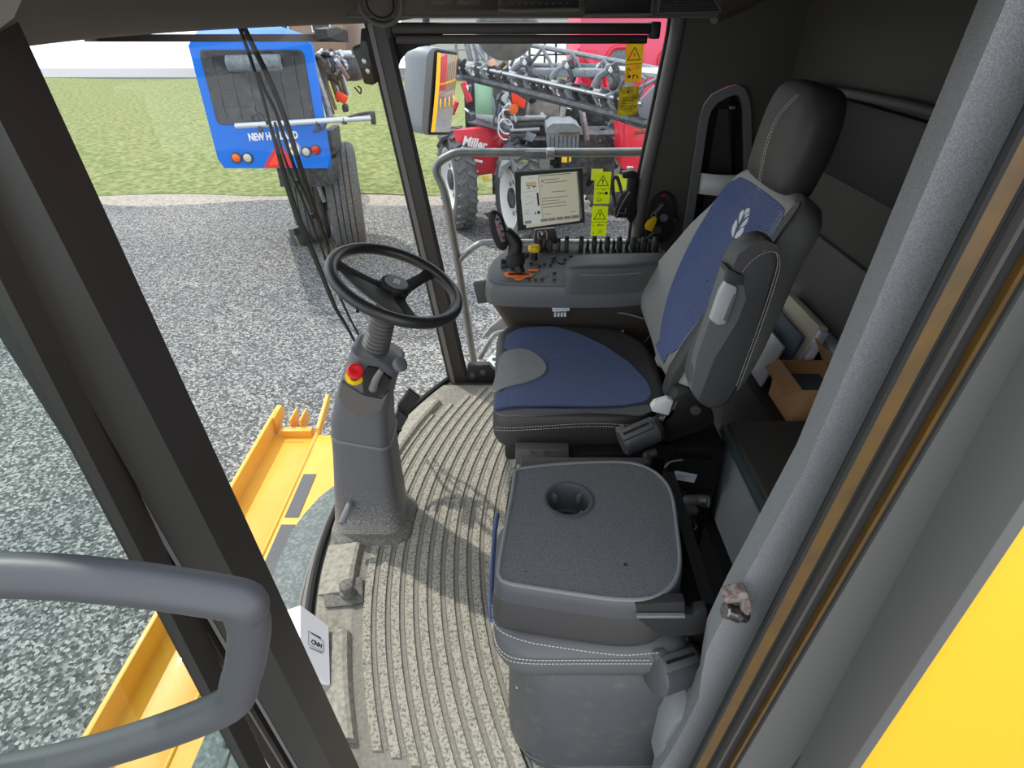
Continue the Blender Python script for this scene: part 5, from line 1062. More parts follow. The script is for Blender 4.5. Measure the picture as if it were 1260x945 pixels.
# ---------------------------------------------------------------- yellow front housing below the windscreen
yh = thing('yellow_front_housing', 'yellow steel housing below the windscreen with black anti-slip strips', 'housing', (-1.1, 1.8, -1.0))
Z0 = -.40
part('deck', MB().b2((-1.05, .55, Z0 - .6), (-.60, 2.50, Z0), .006), 'yellow', yh)
part('trough', MB().b2((-1.30, .45, Z0 - .6), (-1.05, 2.54, Z0 - .03), .004), 'yellow', yh)
part('side_flange', MB().b2((-1.315, .45, Z0 - .6), (-1.295, 2.62, Z0 + .075), .003), 'yellow', yh)
part('ridge', MB().tube([(-1.055, .5, Z0 - .004), (-1.055, 2.56, Z0 - .004)], .011, n=10, smooth=False), 'yellow', yh)
part('end_lug', MB().prism([(-1.06, 2.50, Z0 - .02), (-1.06, 2.74, Z0 + .03), (-1.06, 2.76, Z0 + .09), (-1.06, 2.52, Z0 + .03)], (.02, 0, 0), .002), 'yellow', yh)
part('end_lug', MB().prism([(-1.315, 2.55, Z0 - .03), (-1.315, 2.70, Z0), (-1.315, 2.68, Z0 + .07), (-1.315, 2.55, Z0 + .075)], (.03, 0, 0), .002), 'yellow', yh)
part('end_plate', MB().b2((-1.26, 2.52, Z0 - .3), (-1.09, 2.56, Z0 + .01), .003), 'yellow', yh)
part('end_bracket', MB().b2((-1.215, 2.56, Z0 - .04), (-1.205, 2.68, Z0 + .05), .002), 'yellow', yh); part('end_bracket', MB().b2((-1.16, 2.56, Z0 - .04), (-1.15, 2.68, Z0 + .05), .002), 'yellow', yh)
em2 = MB(); fy = Frame((-1.26, 2.46, Z0 - .0295), (1, 0, 0), (0, 1, 0)); 
for k in range(9): fy.rect(em2, .03 + .012 * k, .01, .038 + .012 * k, .022, 0, .001)
part('embossed_mark', em2, mat('yellow_dark', (190, 140, 40), .6), yh)
st1 = [P(px, py, z=Z0 + .002) for px, py in ((377.6, 583.4), (391.5, 586.7), (361.4, 640.6), (345.8, 636.2))]
st2 = [P(px, py, z=Z0 + .002) for px, py in ((341, 645.5), (356, 648.8))]
sy = st2[0].y; xl = (st1[0].x + st1[3].x) / 2; xr_ = (st1[1].x + st1[2].x) / 2
for y0, y1 in ((st1[0].y, st1[3].y), (sy, sy - (st1[0].y - st1[3].y)), (sy - .46, sy - .84)):
    part('anti_slip_strip', MB().prism([(xl, y0, Z0 + .0005), (xr_, y0, Z0 + .0005), (xr_, y1, Z0 + .0005), (xl, y1, Z0 + .0005)], (0, 0, .0025)), 'grip_tape', yh)
dk = MB(); yy = [.56 + 1.94 * k / 24 for k in range(25)]
ap = [P(px, py, z=Z0 + .0036) for px, py in ((424, 588), (412, 598), (392, 614), (375, 633), (361, 652), (348, 679), (336, 710))]
dk.prism([(ap[-1].x - .005, .56, Z0 + .0036)] + [tuple(q) for q in reversed(ap)] + [(-.60, 2.25, Z0 + .0036), (-.60, .56, Z0 + .0036)], (0, 0, .006)); part('dark_apron', dk, 'deck_dark', yh)
part('apron_edge', MB().tube([(xw(y, 0) - .045, y, -.10) for y in yy], .010, n=8), 'pillar_grey', yh)
# body of the harvester behind the open door
bo_ = thing('harvester_body', 'yellow harvester side panel behind the grey door pillar', 'body panel', (1.5, .45, -1))
part('side_panel', MB().prism([(.520, .44, -1.0), (.520, .44, 1.30), (2.6, .44, 1.30), (2.6, .44, -1.0)], (0, .10, 0), .012), 'yellow_body', bo_)
part('panel_trim', MB().b2((.515, .43, -1.0), (.535, .55, 1.55), .004), 'body_grey', bo_)
part('rear_panel', MB().b2((1.12, .55, -1.0), (2.6, 2.85, 1.45), .03), 'yellow_body', bo_)
# ---------------------------------------------------------------- machines in the yard
def pbox(px0, py0, px1, py1, y, depth, bev=.01, mb=None):
    a = P(px0, py1, y=y); b = P(px1, py0, y=y); mb = mb or MB()
    return mb.b2((a.x, y, a.z), (b.x, y + depth, b.z), bev)
def wheel(owner, c, r, w, axis, rim_m='rim_white', lugs=26, face=1):
    ax = V(axis).normalized(); c = V(c)
    rr_ = r * .66
    tyr = part('wheel', MB().lathe([(rr_, -w * .45), (r * .80, -w * .52), (r * .95, -w * .48), (r, -w * .36), (r * 1.0, w * .36), (r * .95, w * .48), (r * .80, w * .52), (rr_, w * .45), (rr_ * .97, 0), (rr_, -w * .45)], c, ax, 44), 'tyre', owner, ang=50)
    if lugs:
        lg = MB(); u = V((0, 0, 1)); s_ = ax.cross(u).normalized(); u = s_.cross(ax)
        for k in range(lugs):
            for sd_ in (-1, 1):
                a = 2 * math.pi * (k + .25 * sd_) / lugs; e = s_ * math.cos(a) + u * math.sin(a); t = ax.cross(e)
                q = Matrix.Rotation(R(32 * sd_), 3, e) @ Matrix((ax, t, e)).transposed()
                lg.box(c + e * (r + .012) + ax * w * .24 * sd_, (w * .5, r * .075, .06), q)
        part('lug', lg, 'tyre', tyr, stuff=True)
    if not lugs:
        for t_ in (-.26, -.09, .09, .26): part('tread_groove', MB().lathe([(r * 1.0015, w * (t_ - .02)), (r * 1.002, w * (t_ - .018)), (r * 1.002, w * (t_ + .018)), (r * 1.0015, w * (t_ + .02))], c, ax, 44), 'rubber', tyr)
    part('rim', MB().lathe([(rr_, w * .44), (rr_ * .95, w * .46), (rr_ * .90, w * .36), (rr_ * .70, w * .20), (rr_ * .42, w * .16), (rr_ * .34, w * .26), (0, w * .28)], c, ax * face, 36), rim_m, tyr, ang=50)
    part('hub', MB().lathe([(rr_ * .34, w * .2), (rr_ * .32, w * .36), (rr_ * .2, w * .42), (0, w * .42)], c, ax * face, 20), 'machine_dark', tyr)
    for k in range(8):
        e1 = ax.cross(V((0, 0, 1))).normalized(); e2 = e1.cross(ax); a = 2 * math.pi * k / 8
        part('wheel_nut', MB().cyl(c + (e1 * math.cos(a) + e2 * math.sin(a)) * rr_ * .52 + ax * face * w * .17, c + (e1 * math.cos(a) + e2 * math.sin(a)) * rr_ * .52 + ax * face * w * .24, .035, 6), 'steel', tyr)
    return tyr
# blue sprayer
by = 8.4
bs = thing('blue_sprayer', 'blue self-propelled sprayer seen from behind with slow vehicle triangle', 'sprayer', (-3.3, 9.5, GZ))
tl_ = P(378, 42, y=by); br_ = P(408, 207, y=by); bx0 = P(271, 207, y=by).x; bx1 = br_.x; bz0 = br_.z; bz1 = tl_.z
bc = (bx0 + bx1) / 2
hood = MB(); hood.loft([[V((bx0 + .02 + i_, y, bz0 + .0)), V((bx0, y, bz0 + .12)), V((bx0, y, bz1 - .12)), V((bx0 + .10 + i_, y, bz1)), V((bx1 - .10 - i_, y, bz1)), V((bx1, y, bz1 - .12)), V((bx1, y, bz0 + .12)), V((bx1 - .02 - i_, y, bz0))] for y, i_ in ((by, .04), (by + .06, 0))] + [[V((x - 1.35, by + 3.2, z)) for x, z in ((bx0 + .02, bz0), (bx0, bz0 + .12), (bx0, bz1 - .12), (bx0 + .1, bz1), (bx1 - .1, bz1), (bx1, bz1 - .12), (bx1, bz0 + .12), (bx1 - .02, bz0))]])
hd_ = part('hood', hood, 'blue', bs, ang=50)
fb_ = Frame((0, by - .002, 0), (1, 0, 0), (0, 0, 1))
def B(px, py): return at(fb_, px, py)
gx1 = P(379, 110, y=by).x; gz1 = P(370, 64, y=by).z; gz0 = P(384, 151, y=by).z; gx0 = 2 * bc - gx1
gr = part('grille', MB().loft([[fb_.p(a, b, h) for a, b in rr2(gx0 - e, gx1 + e, gz0 - e, gz1 + e, .06, 4)] for e, h in ((.03, -.01), (.02, .010), (0, .010), (-.01, .005))], False, True), 'dark_screen', bs, ang=30)
part('muffler', MB().cyl(V((bc - .35, by + .08, (gz0 + gz1) / 2 + .28)), V((bc + .36, by + .08, (gz0 + gz1) / 2 + .30)), .13, 20, .02), 'machine_grey', gr)
part('muffler_band', MB().cyl(V((bc + .10, by + .08, (gz0 + gz1) / 2 + .28)), V((bc + .13, by + .08, (gz0 + gz1) / 2 + .28)), .135, 20), 'machine_dark', gr)
mg = MB(); fb_.ring(mg, B(317, 146), .075, .03, 18, .006, .02); fb_.disc(mg, B(317, 146), .03, 12, .012, .02)
for k in range(5): fb_.line(mg, (gx0 + .1, gz0 + .2 + .2 * k), (gx1 - .1, gz0 + .2 + .2 * k), .008, .008, .012)
part('grille_detail', mg, 'machine_dark', gr)
for k in range(6): part('grille_rib', MB().box(fb_.p(gx0 + .12 + k * (gx1 - gx0 - .24) / 5, (gz0 + gz1) / 2, .01), (.012, .012, gz1 - gz0 - .1)), 'machine_dark', gr)
tx = MB(); p0 = B(306, 169.5); p1 = B(366, 166.5); ftx = Frame(fb_.p(*p0, .003), fb_.p(*p1) - fb_.p(*p0), V((0, 0, 1))); L_ = (fb_.p(*p1) - fb_.p(*p0)).length
ftx.text(tx, 'NEW HOLLAND', 0, -.035, .125, .002, .05, L_ / .905); part('lettering', tx, 'white', hd_, label='white lettering NEW HOLLAND')
s0 = fb_.p(*B(343, 195)); sm_ = MB(); fb_.poly(sm_, [B(326, 207), B(360, 206), B(361, 201), B(346, 177), B(341, 177), B(326, 202)], .003, .01); part('triangle_border', sm_, 'red', hd_)
sm_ = MB(); fb_.poly(sm_, [B(331, 203), B(356, 202), B(344, 181)], .01, .014); part('warning_triangle', sm_, 'smv', hd_, label='orange slow vehicle triangle')
for px, py, m_, r_ in ((291, 194, 'lamp_orange', .062), (305, 194, 'lamp_clear', .062), (377, 186.5, 'lamp_clear', .058), (388.5, 184, 'lamp_red', .058)):
    q = fb_.p(*B(px, py)); l_ = part('lamp', MB().lathe([(r_ * .9, .0), (r_ * .88, .02), (r_ * .5, .032), (0, .035)], q, fb_.n, 20), m_, bs); part('lamp_bezel', MB().lathe([(r_ * 1.15, -.002), (r_ * 1.15, .018), (r_ * .92, .02), (r_ * .92, 0)], q, fb_.n, 20), 'machine_dark', l_)
nb_ = MB(); fb_.disc(nb_, B(361.5, 182.5), .092, 24, .002, .006); np_ = part('speed_plate', nb_, 'white', hd_)
nt = MB(); c_ = B(361.5, 182.5); fb_.ring(nt, c_, .082, .008, 24, .006, .008); fb_.text(nt, '40', c_[0] - .055, c_[1] - .036, .10, .007); part('speed_print', nt, 'ink', np_)
part('spray_tube', MB().tube([P(290, 155, y=8.2), P(345, 152, y=8.2), P(457, 145, y=8.2)], .035, n=10, smooth=False), 'pale_metal', bs)
for px, py in ((320, 158), (352, 156), (390, 152), (423, 149)): part('nozzle', MB().cyl(P(px, py - 4, y=8.2), P(px + 1, py + 4, y=8.2), .035, 8, .004), 'machine_dark', bs)
part('tube_end', MB().box(P(459, 145, y=8.2), (.06, .06, .16), None, .01), 'machine_dark', bs)
part('hose', MB().tube([P(402, 145, y=8.25), P(425, 146, y=8.2), P(440, 141, y=8.2), P(458, 138, y=8.2)], .022, n=8), 'machine_dark', bs)
part('hose', MB().tube([P(386, 162, y=8.3), P(396, 158, y=8.2), P(402, 150, y=8.2)], .022, n=8), 'machine_dark', bs)
part('underframe', pbox(345, 205, 402, 230, 9.0, .6), 'machine_dark', bs)
part('axle_leg', MB().loft([[P(px, py, y=10.0) + V((0, d, 0)) for px, py in ((366, 205), (402, 205), (408, 250), (400, 262), (384, 256), (374, 235))] for d in (0, .5)]), 'machine_dark', bs)
part('axle_link', MB().tube([P(389, 200, y=9.8), P(393, 230, y=9.8), P(400, 248, y=9.8)], .045, n=8), 'galv', bs)
part('skid', MB().prism([P(px, py, y=9.9) for px, py in ((409, 256), (421, 264), (418, 286), (412, 276))], (0, .1, 0), .01), 'pale_metal', bs)
ww = P(426, 205, y=10.3); wr_ = .86
wheel(bs, (P(424, 240, y=10.3).x, 10.3, GZ + wr_), wr_, .52, (1, .25, 0), lugs=0)
wheel(bs, (2 * bc - P(424, 240, y=10.3).x, 10.6, GZ + wr_), wr_, .52, (-1, -.25, 0), lugs=0)
wheel(bs, (P(424, 240, y=10.3).x - 1.6, 14.0, GZ + wr_), wr_, .52, (1, .3, 0), lugs=0)
part('mud_flap', MB().prism([P(px, py, y=9.75) for px, py in ((421, 262), (446, 256), (447, 282), (425, 284))], (0, .03, 0), .005), 'machine_dark', bs)
part('boom_end', MB().prism([P(px, py, y=9.6) for px, py in ((398, 160), (408, 160), (412, 190), (402, 200))], (0, .5, 0), .03), 'machine_dark', bs)
cols = ['machine_grey', 'machine_dark', 'brick', 'gold', 'galv', 'machine_dark', 'gold', 'pale_metal']
for k in range(34):
    a = (388 + random.random() * 40, 64 + random.random() * 34); e = (random.uniform(-9, 9), random.uniform(-7, 9)); part('boom_fitting', MB().tube([P(a[0], a[1], y=9.0 + .3 * random.random()), P(a[0] + e[0], a[1] + e[1], y=9.1)], random.choice((.018, .025, .035)), n=6, smooth=False), random.choice(('machine_dark', 'machine_dark', 'machine_grey', 'pale_metal', 'steel', 'rubber')), bs)
for k in range(8):
    a = (381 + 4.5 * k, 60 + 3 * (k % 3)); b = (407 + 3.2 * k, 146 - 5.5 * k if k < 3 else 132 - 2.2 * k)
    part('folded_boom_tube', MB().tube([P(a[0], a[1], y=8.9 + .08 * k), P(b[0], b[1], y=8.9 + .08 * k)], .024, n=8, smooth=False), cols[k], bs)
for k in range(7):
    part('boom_strut', MB().tube([P(388 + 5 * k, 66 + 7 * (k % 4), y=8.9), P(404 + 4 * k, 82 + 7 * (k % 4), y=9.1)], .03, n=6, smooth=False), cols[(k * 3) % 8], bs)
part('boom_cylinder', MB().tube([P(384, 74, y=8.85), P(402, 128, y=8.85), P(407, 148, y=8.85)], .05, n=10, smooth=False), 'galv', bs)
part('end_flag', MB().box(P(420, 120, y=9.0), (.16, .05, .12), Matrix.Rotation(R(30), 3, 'Y'), .02), 'smv', bs, label='orange boom end reflector')
part('end_hook', MB().box(P(425, 133, y=9.0), (.08, .08, .10), None, .02), 'machine_dark', bs)
for k in range(5): part('boom_truss', MB().tube([P(384 + 8 * k, 62 + 2 * k, y=9.4), P(396 + 8 * k, 92 - 2 * k, y=9.4)], .03, n=6, smooth=False), 'machine_grey', bs)
part('top_truss_bar', MB().tube([P(384, 68, y=9.3), P(432, 66, y=9.6)], .04, n=8, smooth=False), 'pale_metal', bs)
part('boom_wing', pbox(400, 70, 438, 100, 9.6, .3, .03), 'machine_dark', bs)

# red sprayer
rs = thing('red_sprayer', 'red self-propelled sprayer with grey folded spray boom and white wheel rims', 'sprayer', (.4, 11, GZ))
AX1 = (-.95, -.31, 0)
wheel(rs, (P(562, 222, y=11.4).x, 11.4, GZ + .87), .87, .38, AX1)
wheel(rs, (P(638, 240, y=10.4).x, 10.4, GZ + .80), .80, .42, AX1)
wheel(rs, (P(700, 200, y=12.0).x + .9, 12.4, GZ + .85), .85, .46, (.86, .50, 0))
part('axle_leg', MB().loft([[P(px, py, y=11.3) + V((0, d, 0)) for px, py in ((562, 195), (582, 195), (583, 252), (570, 256))] for d in (0, .35)]), 'machine_grey', rs)
pq = [P(555, 160, y=10.9), P(600, 157, y=11.1), P(607, 175, y=11.1), P(605, 214, y=11.1), P(583, 217, y=11.0), P(566, 190, y=10.9)]
pn = part('side_panel', MB().prism(pq, (.30, .32, 0), .03), 'red', rs, label='red side panel with white lettering')
rp_ = [P(606, 176, y=10.95), P(618, 168, y=11.2), P(627, 180, y=11.3), P(618, 215, y=11.2), P(605, 217, y=10.95)]
part('panel_end', MB().prism(rp_, (.05, .25, 0), .02), 'red', rs)
fm3 = Frame(P(568, 180, y=10.86), P(596, 186, y=10.97) - P(568, 180, y=10.86), P(568, 165, y=10.88) - P(568, 180, y=10.86)); tx = MB(); fm3.text(tx, 'Miller', 0, .03, .21, .006, .035, .9, .12, .01); fm3.rect(tx, .0, -.05, .34, .0, .004, .008); fm3.rect(tx, .22, -.20, .42, -.16, .004, .008); part('lettering', tx, 'white', pn, label='white lettering Miller')
fm3b = Frame(P(572, 208, y=10.88), P(592, 213, y=10.98) - P(572, 208, y=10.88), V((0, 0, 1))); tx = MB()
for k in range(6): fm3b.rect(tx, .045 * k, .0, .045 * k + .034, .035, .002, .006)
part('small_print', tx, 'strap', pn)
part('chassis', pbox(606, 172, 760, 240, 11.2, .8, .03), 'machine_dark', rs)
part('fender', MB().loft([[P(643 + a, b, y=10.1) + V((0, d, 0)) for a, b in ((-30, 218), (-26, 205), (-14, 197), (5, 196), (24, 204), (40, 215), (40, 220), (24, 209), (5, 201), (-13, 202), (-22, 210), (-26, 219))] for d in (0, .6)]), 'machine_grey', rs)
part('fender', MB().loft([[P(557 + a, b, y=11.1) + V((0, d, 0)) for a, b in ((-20, 180), (-14, 169), (-3, 166), (8, 170), (14, 182), (11, 183), (5, 173), (-3, 170), (-11, 173), (-17, 183))] for d in (0, .6)]), 'machine_dark', rs)
part('strut', MB().tube([P(612, 216, y=11.0), P(624, 182, y=11.0), P(640, 170, y=11.0)], .07, n=8, smooth=False), 'machine_grey', rs)
part('amber_reflector', pbox(594, 217, 601, 222, 10.9, .05), 'yellow_knob', rs)
part('cab_frame', pbox(573, 97, 652, 172, 12.2, 1.0, .05), mat('cab_black', (30, 31, 34), .6, var=(9, .5, .72), rgb2=(66, 70, 74)), rs)
part('cab_window', pbox(585, 102, 609, 148, 12.1, .08, .02), 'cab_glass', rs, label='green tinted cab window')
part('cab_post', pbox(607, 98, 616, 160, 12.05, .1, .02), 'machine_dark', rs)
part('cab_post', pbox(617, 108, 626, 152, 12.0, .1, .02), 'pale_metal', rs)
part('red_boom_arm', MB().tube([P(570, 101, y=11.8), P(578, 125, y=11.8)], .06, n=6, smooth=False), 'red', rs)
part('red_boom_arm', MB().tube([P(562, 125, y=11.8), P(556, 140, y=11.8)], .05, n=6, smooth=False), 'red', rs)
part('walkway', MB().prism([P(578, 140, y=11.4), P(610, 142, y=11.0), P(660, 166, y=10.2), P(655, 175, y=10.2), P(606, 158, y=11.0), P(575, 150, y=11.4)], (0, .3, -.08), .01), 'machine_grey', rs)
part('walkway_tread', MB().prism([P(583, 144, y=11.2), P(610, 146, y=10.9), P(634, 158, y=10.5), P(630, 163, y=10.5), P(604, 152, y=10.9)], (0, .2, -.04), .01), 'machine_dark', rs)
part('slow_panel', MB().prism([P(629, 112, y=10.2), P(647, 124, y=10.2), P(645, 134, y=10.2), P(630, 126, y=10.2)], (0, .03, 0), .004), 'smv', rs, label='orange slow vehicle panel')
part('panel_back', MB().prism([P(626, 109, y=10.25), P(651, 118, y=10.25), P(646, 143, y=10.25), P(632, 143, y=10.25)], (0, .05, 0), .004), 'machine_dark', rs)
part('reflector', MB().lathe([(.075, 0), (.075, .02), (.05, .03), (0, .03)], P(632, 134, y=10.15), (0, -1, 0), 18), 'lamp_orange', rs)
part('tank', pbox(648, 112, 690, 158, 10.6, .8, .15), mat('tank_brown', (112, 104, 100), .6, var=(8, .4, .65), rgb2=(140, 134, 128)), rs)
part('tank_mark', MB().prism([P(666, 138, y=10.58), P(670, 140, y=10.58), P(668, 145, y=10.58), P(664, 142, y=10.58)], (0, .02, 0)), 'white', rs)
part('rear_frame', pbox(648, 112, 770, 172, 11.6, .6, .04), 'cab_black', rs)
part('rear_frame', pbox(690, 165, 760, 215, 10.4, .8, .03), 'machine_dark', rs)
part('frame_post', MB().tube([P(716, 136, y=10.3), P(722, 172, y=10.3)], .05, n=8, smooth=False), 'galv', rs)
part('frame_post', MB().tube([P(694, 128, y=10.3), P(690, 152, y=10.3)], .05, n=8, smooth=False), 'galv', rs)
tb_ = part('tool_box', pbox(674, 160, 713, 186, 9.7, .6, .03), 'machine_grey', rs)
part('box_lid', MB().loft([[P(px, py, y=9.66) + V((0, d, 0)) for px, py in ((672, 164), (673, 157), (680, 152), (706, 152), (714, 157), (715, 165))] for d in (0, .66)]), 'machine_grey', tb_)
for k in range(7): part('box_rib', pbox(676 + 5.3 * k, 167, 678 + 5.3 * k, 186, 9.68, .05, .005), 'machine_dark', tb_)
part('lid_seam', pbox(688, 163, 714, 165, 9.63, .05, .003), 'gold', tb_)
for k in range(4): part('pipe', MB().cyl(P(628, 146 + 7 * k, y=10.4), P(672 - 4 * k, 145 + 7 * k, y=10.4), .045, 10), ('galv', 'machine_dark', 'steel', 'machine_dark')[k], rs)
for k, (c_, r_) in enumerate((((624, 150), .14), ((622, 160), .12), ((628, 142), .12))): part('white_hose', MB().tube([P(c_[0], c_[1], y=10.2) + V((r_ * math.cos(a), .05 * k, r_ * 1.3 * math.sin(a))) for a in [2 * math.pi * q / 14 for q in range(12)]], .012, n=6), 'strap', rs)
for k in range(9):
    a = (606 + 5 * k, 120 + 3 * (k % 4)); part('hydraulic_hose', MB().tube([P(a[0], a[1], y=10.9), P(a[0] + 3 - k % 3 * 3, a[1] + 16, y=10.8), P(a[0] + (k % 2) * 5, a[1] + 34, y=10.85)], .022, n=6), ('machine_grey', 'machine_dark')[k % 2], rs)
for k in range(110):
    a = (random.uniform(575, 658), random.uniform(104, 168)) if k < 45 else (random.uniform(632, 762), random.uniform(128, 238))
    e = (random.uniform(-8, 8), random.uniform(-8, 8)); y_ = random.uniform(10.3, 11.0)
    if 583 < a[0] < 612 and a[1] < 152 or a[0] < 634 and a[1] > 146: continue
    part('frame_fitting', MB().tube([P(a[0], a[1], y=y_), P(a[0] + e[0], a[1] + e[1], y=y_ + .1)], random.choice((.02, .03, .05, .07)), n=6, smooth=False), random.choice(('machine_dark', 'rubber', 'rubber', 'machine_grey', 'machine_dark', 'galv')), rs)
# folded boom, nearer at its right end
def bm(px, py): return P(px, py, y=10.4 - (px - 540) / 270 * 2.6)
def beam(a, b, r, m_, nm='boom_tube', up=0): part(nm, MB().tube([bm(*a) + V((0, up, 0)), bm(*b) + V((0, up, 0))], r, n=8, smooth=False), m_, rs)
beam((525, 76), (565, 76), .03, 'steel'); beam((560, 77), (790, 128), .03, 'steel')
beam((525, 92), (575, 95), .05, 'machine_grey'); beam((570, 93.5), (800, 153.5), .055, 'machine_dark'); beam((570, 91), (800, 150), .018, 'pale_metal')
part('boom_plate', MB().prism([bm(560, 88), bm(790, 143), bm(790, 152), bm(560, 95)], (0, .22, 0), .01), 'machine_dark', rs)
beam((642, 55), (825, 90), .032, 'machine_grey', up=.35); beam((640, 82), (740, 84), .03, 'machine_grey', up=.3); beam((740, 86), (825, 94), .06, 'pale_metal', up=.3)
part('boom_tray', MB().prism([bm(632, 85), bm(752, 85), bm(760, 95), bm(650, 95)], (0, .3, 0), .01), 'machine_grey', rs)
for a, b in (((640, 58), (628, 82)), ((640, 58), (655, 84)), ((668, 60), (650, 84)), ((668, 60), (682, 86)), ((706, 67), (690, 92)), ((706, 67), (700, 104)), ((706, 67), (716, 86)), ((745, 76), (728, 100)), ((745, 76), (738, 112)), ((745, 76), (760, 90)), ((780, 84), (765, 112)), ((780, 84), (798, 100)), ((572, 55), (578, 78)), ((560, 55), (562, 78)), ((582, 55), (600, 80)), ((790, 110), (825, 92)), ((797, 104), (780, 140))):
    beam(a, b, .024, 'machine_grey', 'boom_strut', .15)
for px in (572, 580, 588, 596): beam((px, 52), (px + 6, 78), .03, ('pale_metal', 'machine_grey')[px % 8 // 4], 'boom_strut', .5)
cl_ = ['machine_dark', 'rubber', 'steel', 'machine_dark', 'machine_grey', 'rubber']
for k in range(26):
    px = 562 + 8.6 * k; py = 80 + (px - 562) * .222
    nz = MB(); q = bm(px, py + 4)
    nz.cyl(q + V((-.03, -.05, .03)), q + V((.03, -.05, -.06)), .035, 8); nz.box(q + V((0, -.02, .08)), (.10, .12, .13), Matrix.Rotation(R(20 + 40 * (k % 3)), 3, 'Y'), .01); nz.cyl(q + V((.03, -.07, -.02)), q + V((.07, -.09, -.10)), .022, 6)
    part('spray_nozzle', nz, cl_[k % 6], rs)
for px, py in ((697, 80), (751, 85), (645, 76)):
    for k in range(3): part('hose_clamp', MB().box(bm(px + 3 * k, py - 2 + (k % 2) * 4), (.12, .10, .08), Matrix.Rotation(R(30 * k), 3, 'Y'), .02), ('machine_grey', 'pale_metal', 'machine_dark')[k], rs)
    part('boom_hose', MB().tube([bm(px, py), bm(px - 12, py + 8), bm(px - 20, py + 22)], .05, n=8), 'machine_grey', rs); part('boom_hose', MB().tube([bm(px + 2, py), bm(px + 8, py + 14), bm(px + 2, py + 24)], .05, n=8), 'machine_dark', rs)
part('orange_cap', MB().cyl(bm(604, 74), bm(606, 82), .06, 10), 'copper', rs); part('tan_tube', MB().cyl(bm(612, 86), bm(622, 76), .035, 10), 'gold', rs)
part('deflector', MB().prism([bm(806, 104), bm(762, 150), bm(790, 160), bm(812, 150)], (0, .05, 0), .01), mat('deflector', (110, 108, 118), .6), rs)
rb_ = part('rear_locker', MB().prism([P(762, 150, y=9.6), P(765, 208, y=9.6), P(806, 212, y=9.6), P(812, 146, y=9.6)], (0, .7, 0), .02), 'red', rs, label='red rear locker with chrome latch')
part('locker_crease', MB().prism([P(770, 152, y=9.58), P(776, 178, y=9.58), P(768, 190, y=9.58), P(768, 160, y=9.58)], (0, .03, 0), .004), 'red', rb_)
part('locker_latch', MB().tube([P(782, 164, y=9.55), P(796, 162, y=9.55)], .02, n=8, smooth=False), 'gold', rb_)
part('yellow_bracket', pbox(691, 192, 698, 200, 9.9, .06, .005), 'yellow_knob', rs); part('yellow_bracket', pbox(700, 192, 703, 199, 9.9, .06, .005), 'yellow_knob', rs)
part('sticker_reflection', pbox(727, 208, 742, 222, 10.3, .03, .002), 'sticker_lime', rs); part('sticker_reflection', pbox(755, 215, 772, 236, 10.3, .03, .002), 'sticker_lime', rs)  # lime plates: the glass stickers' reflection, put in as solid coloured shapes
part('mud_flap', pbox(636, 198, 650, 205, 10.0, .05, .002), 'sticker_lime', rs)
# red machine behind it
rm_ = thing('red_harvester', 'large pinkish red machine with rounded dark side openings behind the spray boom', 'harvester', (2.6, 15.5, GZ))
rb1 = MB(); a = P(703, 215, y=14.5); b = P(900, 22, y=14.5)
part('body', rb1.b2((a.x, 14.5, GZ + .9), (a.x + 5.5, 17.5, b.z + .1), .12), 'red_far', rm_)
for x0, x1, y0, y1 in ((744, 790, 58, 112), (806, 850, 60, 116)):
    c0 = P(x0, y1, y=14.48); c1 = P(x1, y0, y=14.48); fr_ = Frame((0, 14.5, 0), (1, 0, 0), (0, 0, 1)); o_ = rr2(c0.x, c1.x, c0.z, c1.z, .22, 5)
    op_ = part('side_opening', MB().loft([[fr_.p(u, v, h) for u, v in o_] for h in (-.02, .03)] + []), 'machine_grey', rm_)
    part('opening_rim', MB().tube([fr_.p(u, v, .03) for u, v in o_], .05, n=8, smooth=False, closed=True), 'red', op_)
part('side_panel', MB().prism([P(px, py, y=14.45) for px, py in ((712, 62), (735, 62), (735, 110), (722, 110), (712, 90))], (0, .1, 0), .03), 'red', rm_)
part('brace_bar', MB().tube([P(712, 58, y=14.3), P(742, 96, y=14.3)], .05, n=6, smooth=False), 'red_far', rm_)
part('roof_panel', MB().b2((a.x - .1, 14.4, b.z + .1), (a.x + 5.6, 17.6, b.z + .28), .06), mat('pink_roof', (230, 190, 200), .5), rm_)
for x in (a.x + .9, a.x + 4.6):
    for y in (15.0, 17.0): wheel(rm_, (x, y, GZ + .85), .85, .5, (0, -1 if y < 16 else 1, 0), lugs=0)
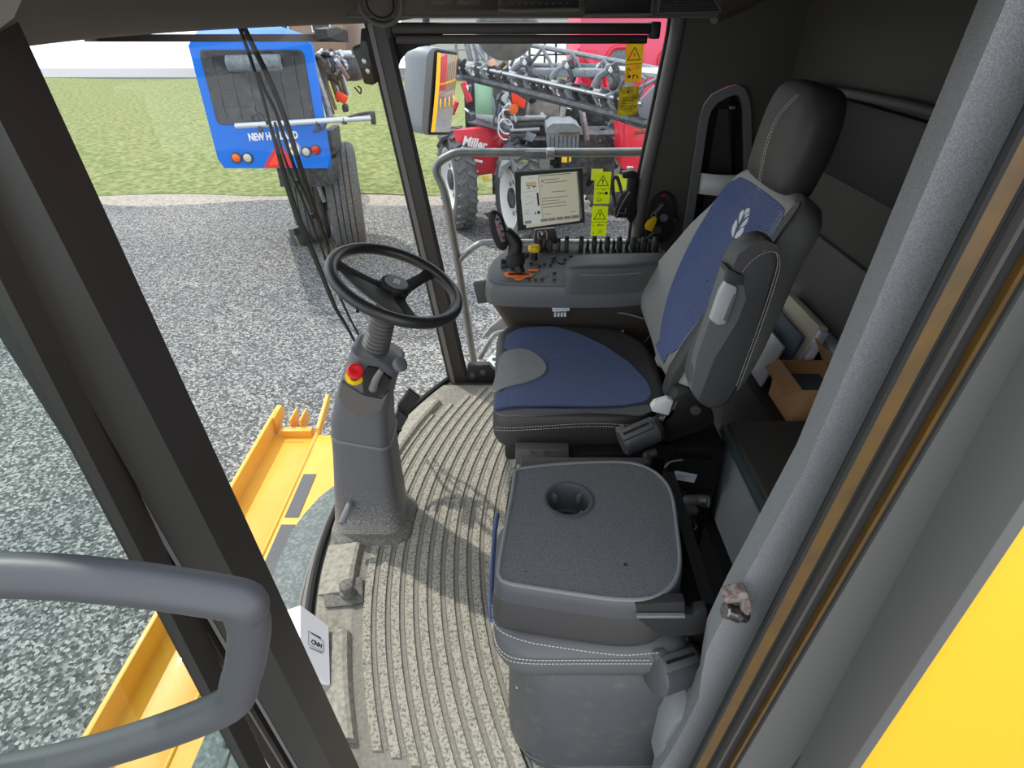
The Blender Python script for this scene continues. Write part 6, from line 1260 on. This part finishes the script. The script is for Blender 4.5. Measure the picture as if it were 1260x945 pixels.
# yellow and red machine the far mirror looks at
ym = thing('yellow_planter', 'yellow toolbar machine with red hoppers reflected in the far wing mirror', 'planter', (11.0, 4.6, GZ))
for z in (1.0, 2.5): part('toolbar', MB().b2((10.9, 1.0, GZ + z), (11.0, 8.4, GZ + z + .10), .02), 'yellow', ym)
for k in range(20):
    y = 1.1 + .38 * k
    part('upright', MB().b2((10.8, y, GZ + .3), (10.9, y + .06, GZ + 2.6), .01), 'yellow' if y > 4.3 else 'red', ym)
    if y < 4.3: part('hopper', MB().b2((10.95, y + .08, GZ + .7), (11.4, y + .32, GZ + 2.3), .05), 'red', ym)
    else: part('row_unit', MB().b2((10.95, y + .10, GZ + .6), (11.3, y + .26, GZ + 1.9), .03), 'machine_dark', ym)
    if k % 3 == 0: part('foot', MB().b2((10.3, y - .1, GZ), (11.0, y + .25, GZ + .35), .04), 'yellow', ym)
# buildings beyond the grass
g1 = thing('grey_garage', 'grey sided building with white paned windows beyond the grass', 'building', (4, 40, GZ))
part('wall', MB().b2((-6.2, 38.5, GZ), (12, 45, 4.5), .02), 'siding', g1)
for k in range(60): pass
for x0, x1, y0, y1 in ((653, 669, 50, 67), (671, 683, 50, 66), (653, 669, 69, 86), (671, 683, 68, 85), (626, 650, 52, 86), (685, 697, 50, 66), (685, 697, 68, 85)):
    a = P(x0, y1, y=38.45); b = P(x1, y0, y=38.45); w_ = part('window_frame', MB().b2((a.x - .1, 38.44, a.z - .1), (b.x + .1, 38.55, b.z + .1), .01), 'machine_grey', g1); part('pane', MB().b2((a.x, 38.40, a.z), (b.x, 38.46, b.z)), 'garage_white', w_)
part('roof', MB().prism([(-6.6, 38.1, 4.4), (-6.6, 45.4, 4.4), (-6.6, 41.7, 6.6)], (19, 0, 0)), 'machine_dark', g1)
for k in range(12): part('siding_course', MB().b2((-6.2, 38.46, GZ + .5 * k + .45), (12, 38.5, GZ + .5 * k + .47)), 'machine_grey', g1)
g2 = thing('brick_house', 'brown brick house end seen past the folded blue sprayer boom', 'building', (-14, 41, GZ))
part('wall', MB().b2((-18, 39, GZ), (-9.6, 46, 3.6), .02), 'brick', g2); part('roof', MB().prism([(-18.4, 38.6, 3.6), (-18.4, 46.4, 3.6), (-18.4, 42.5, 6.2)], (9.2, 0, 0)), 'siding', g2)
for x in (-16.5, -13.8, -11.4): w_ = part('window_frame', MB().b2((x, 38.9, .2), (x + 1.1, 39.02, 1.7), .01), 'white', g2); part('pane', MB().b2((x + .08, 38.87, .28), (x + 1.02, 38.92, 1.62)), 'dark_screen', w_)
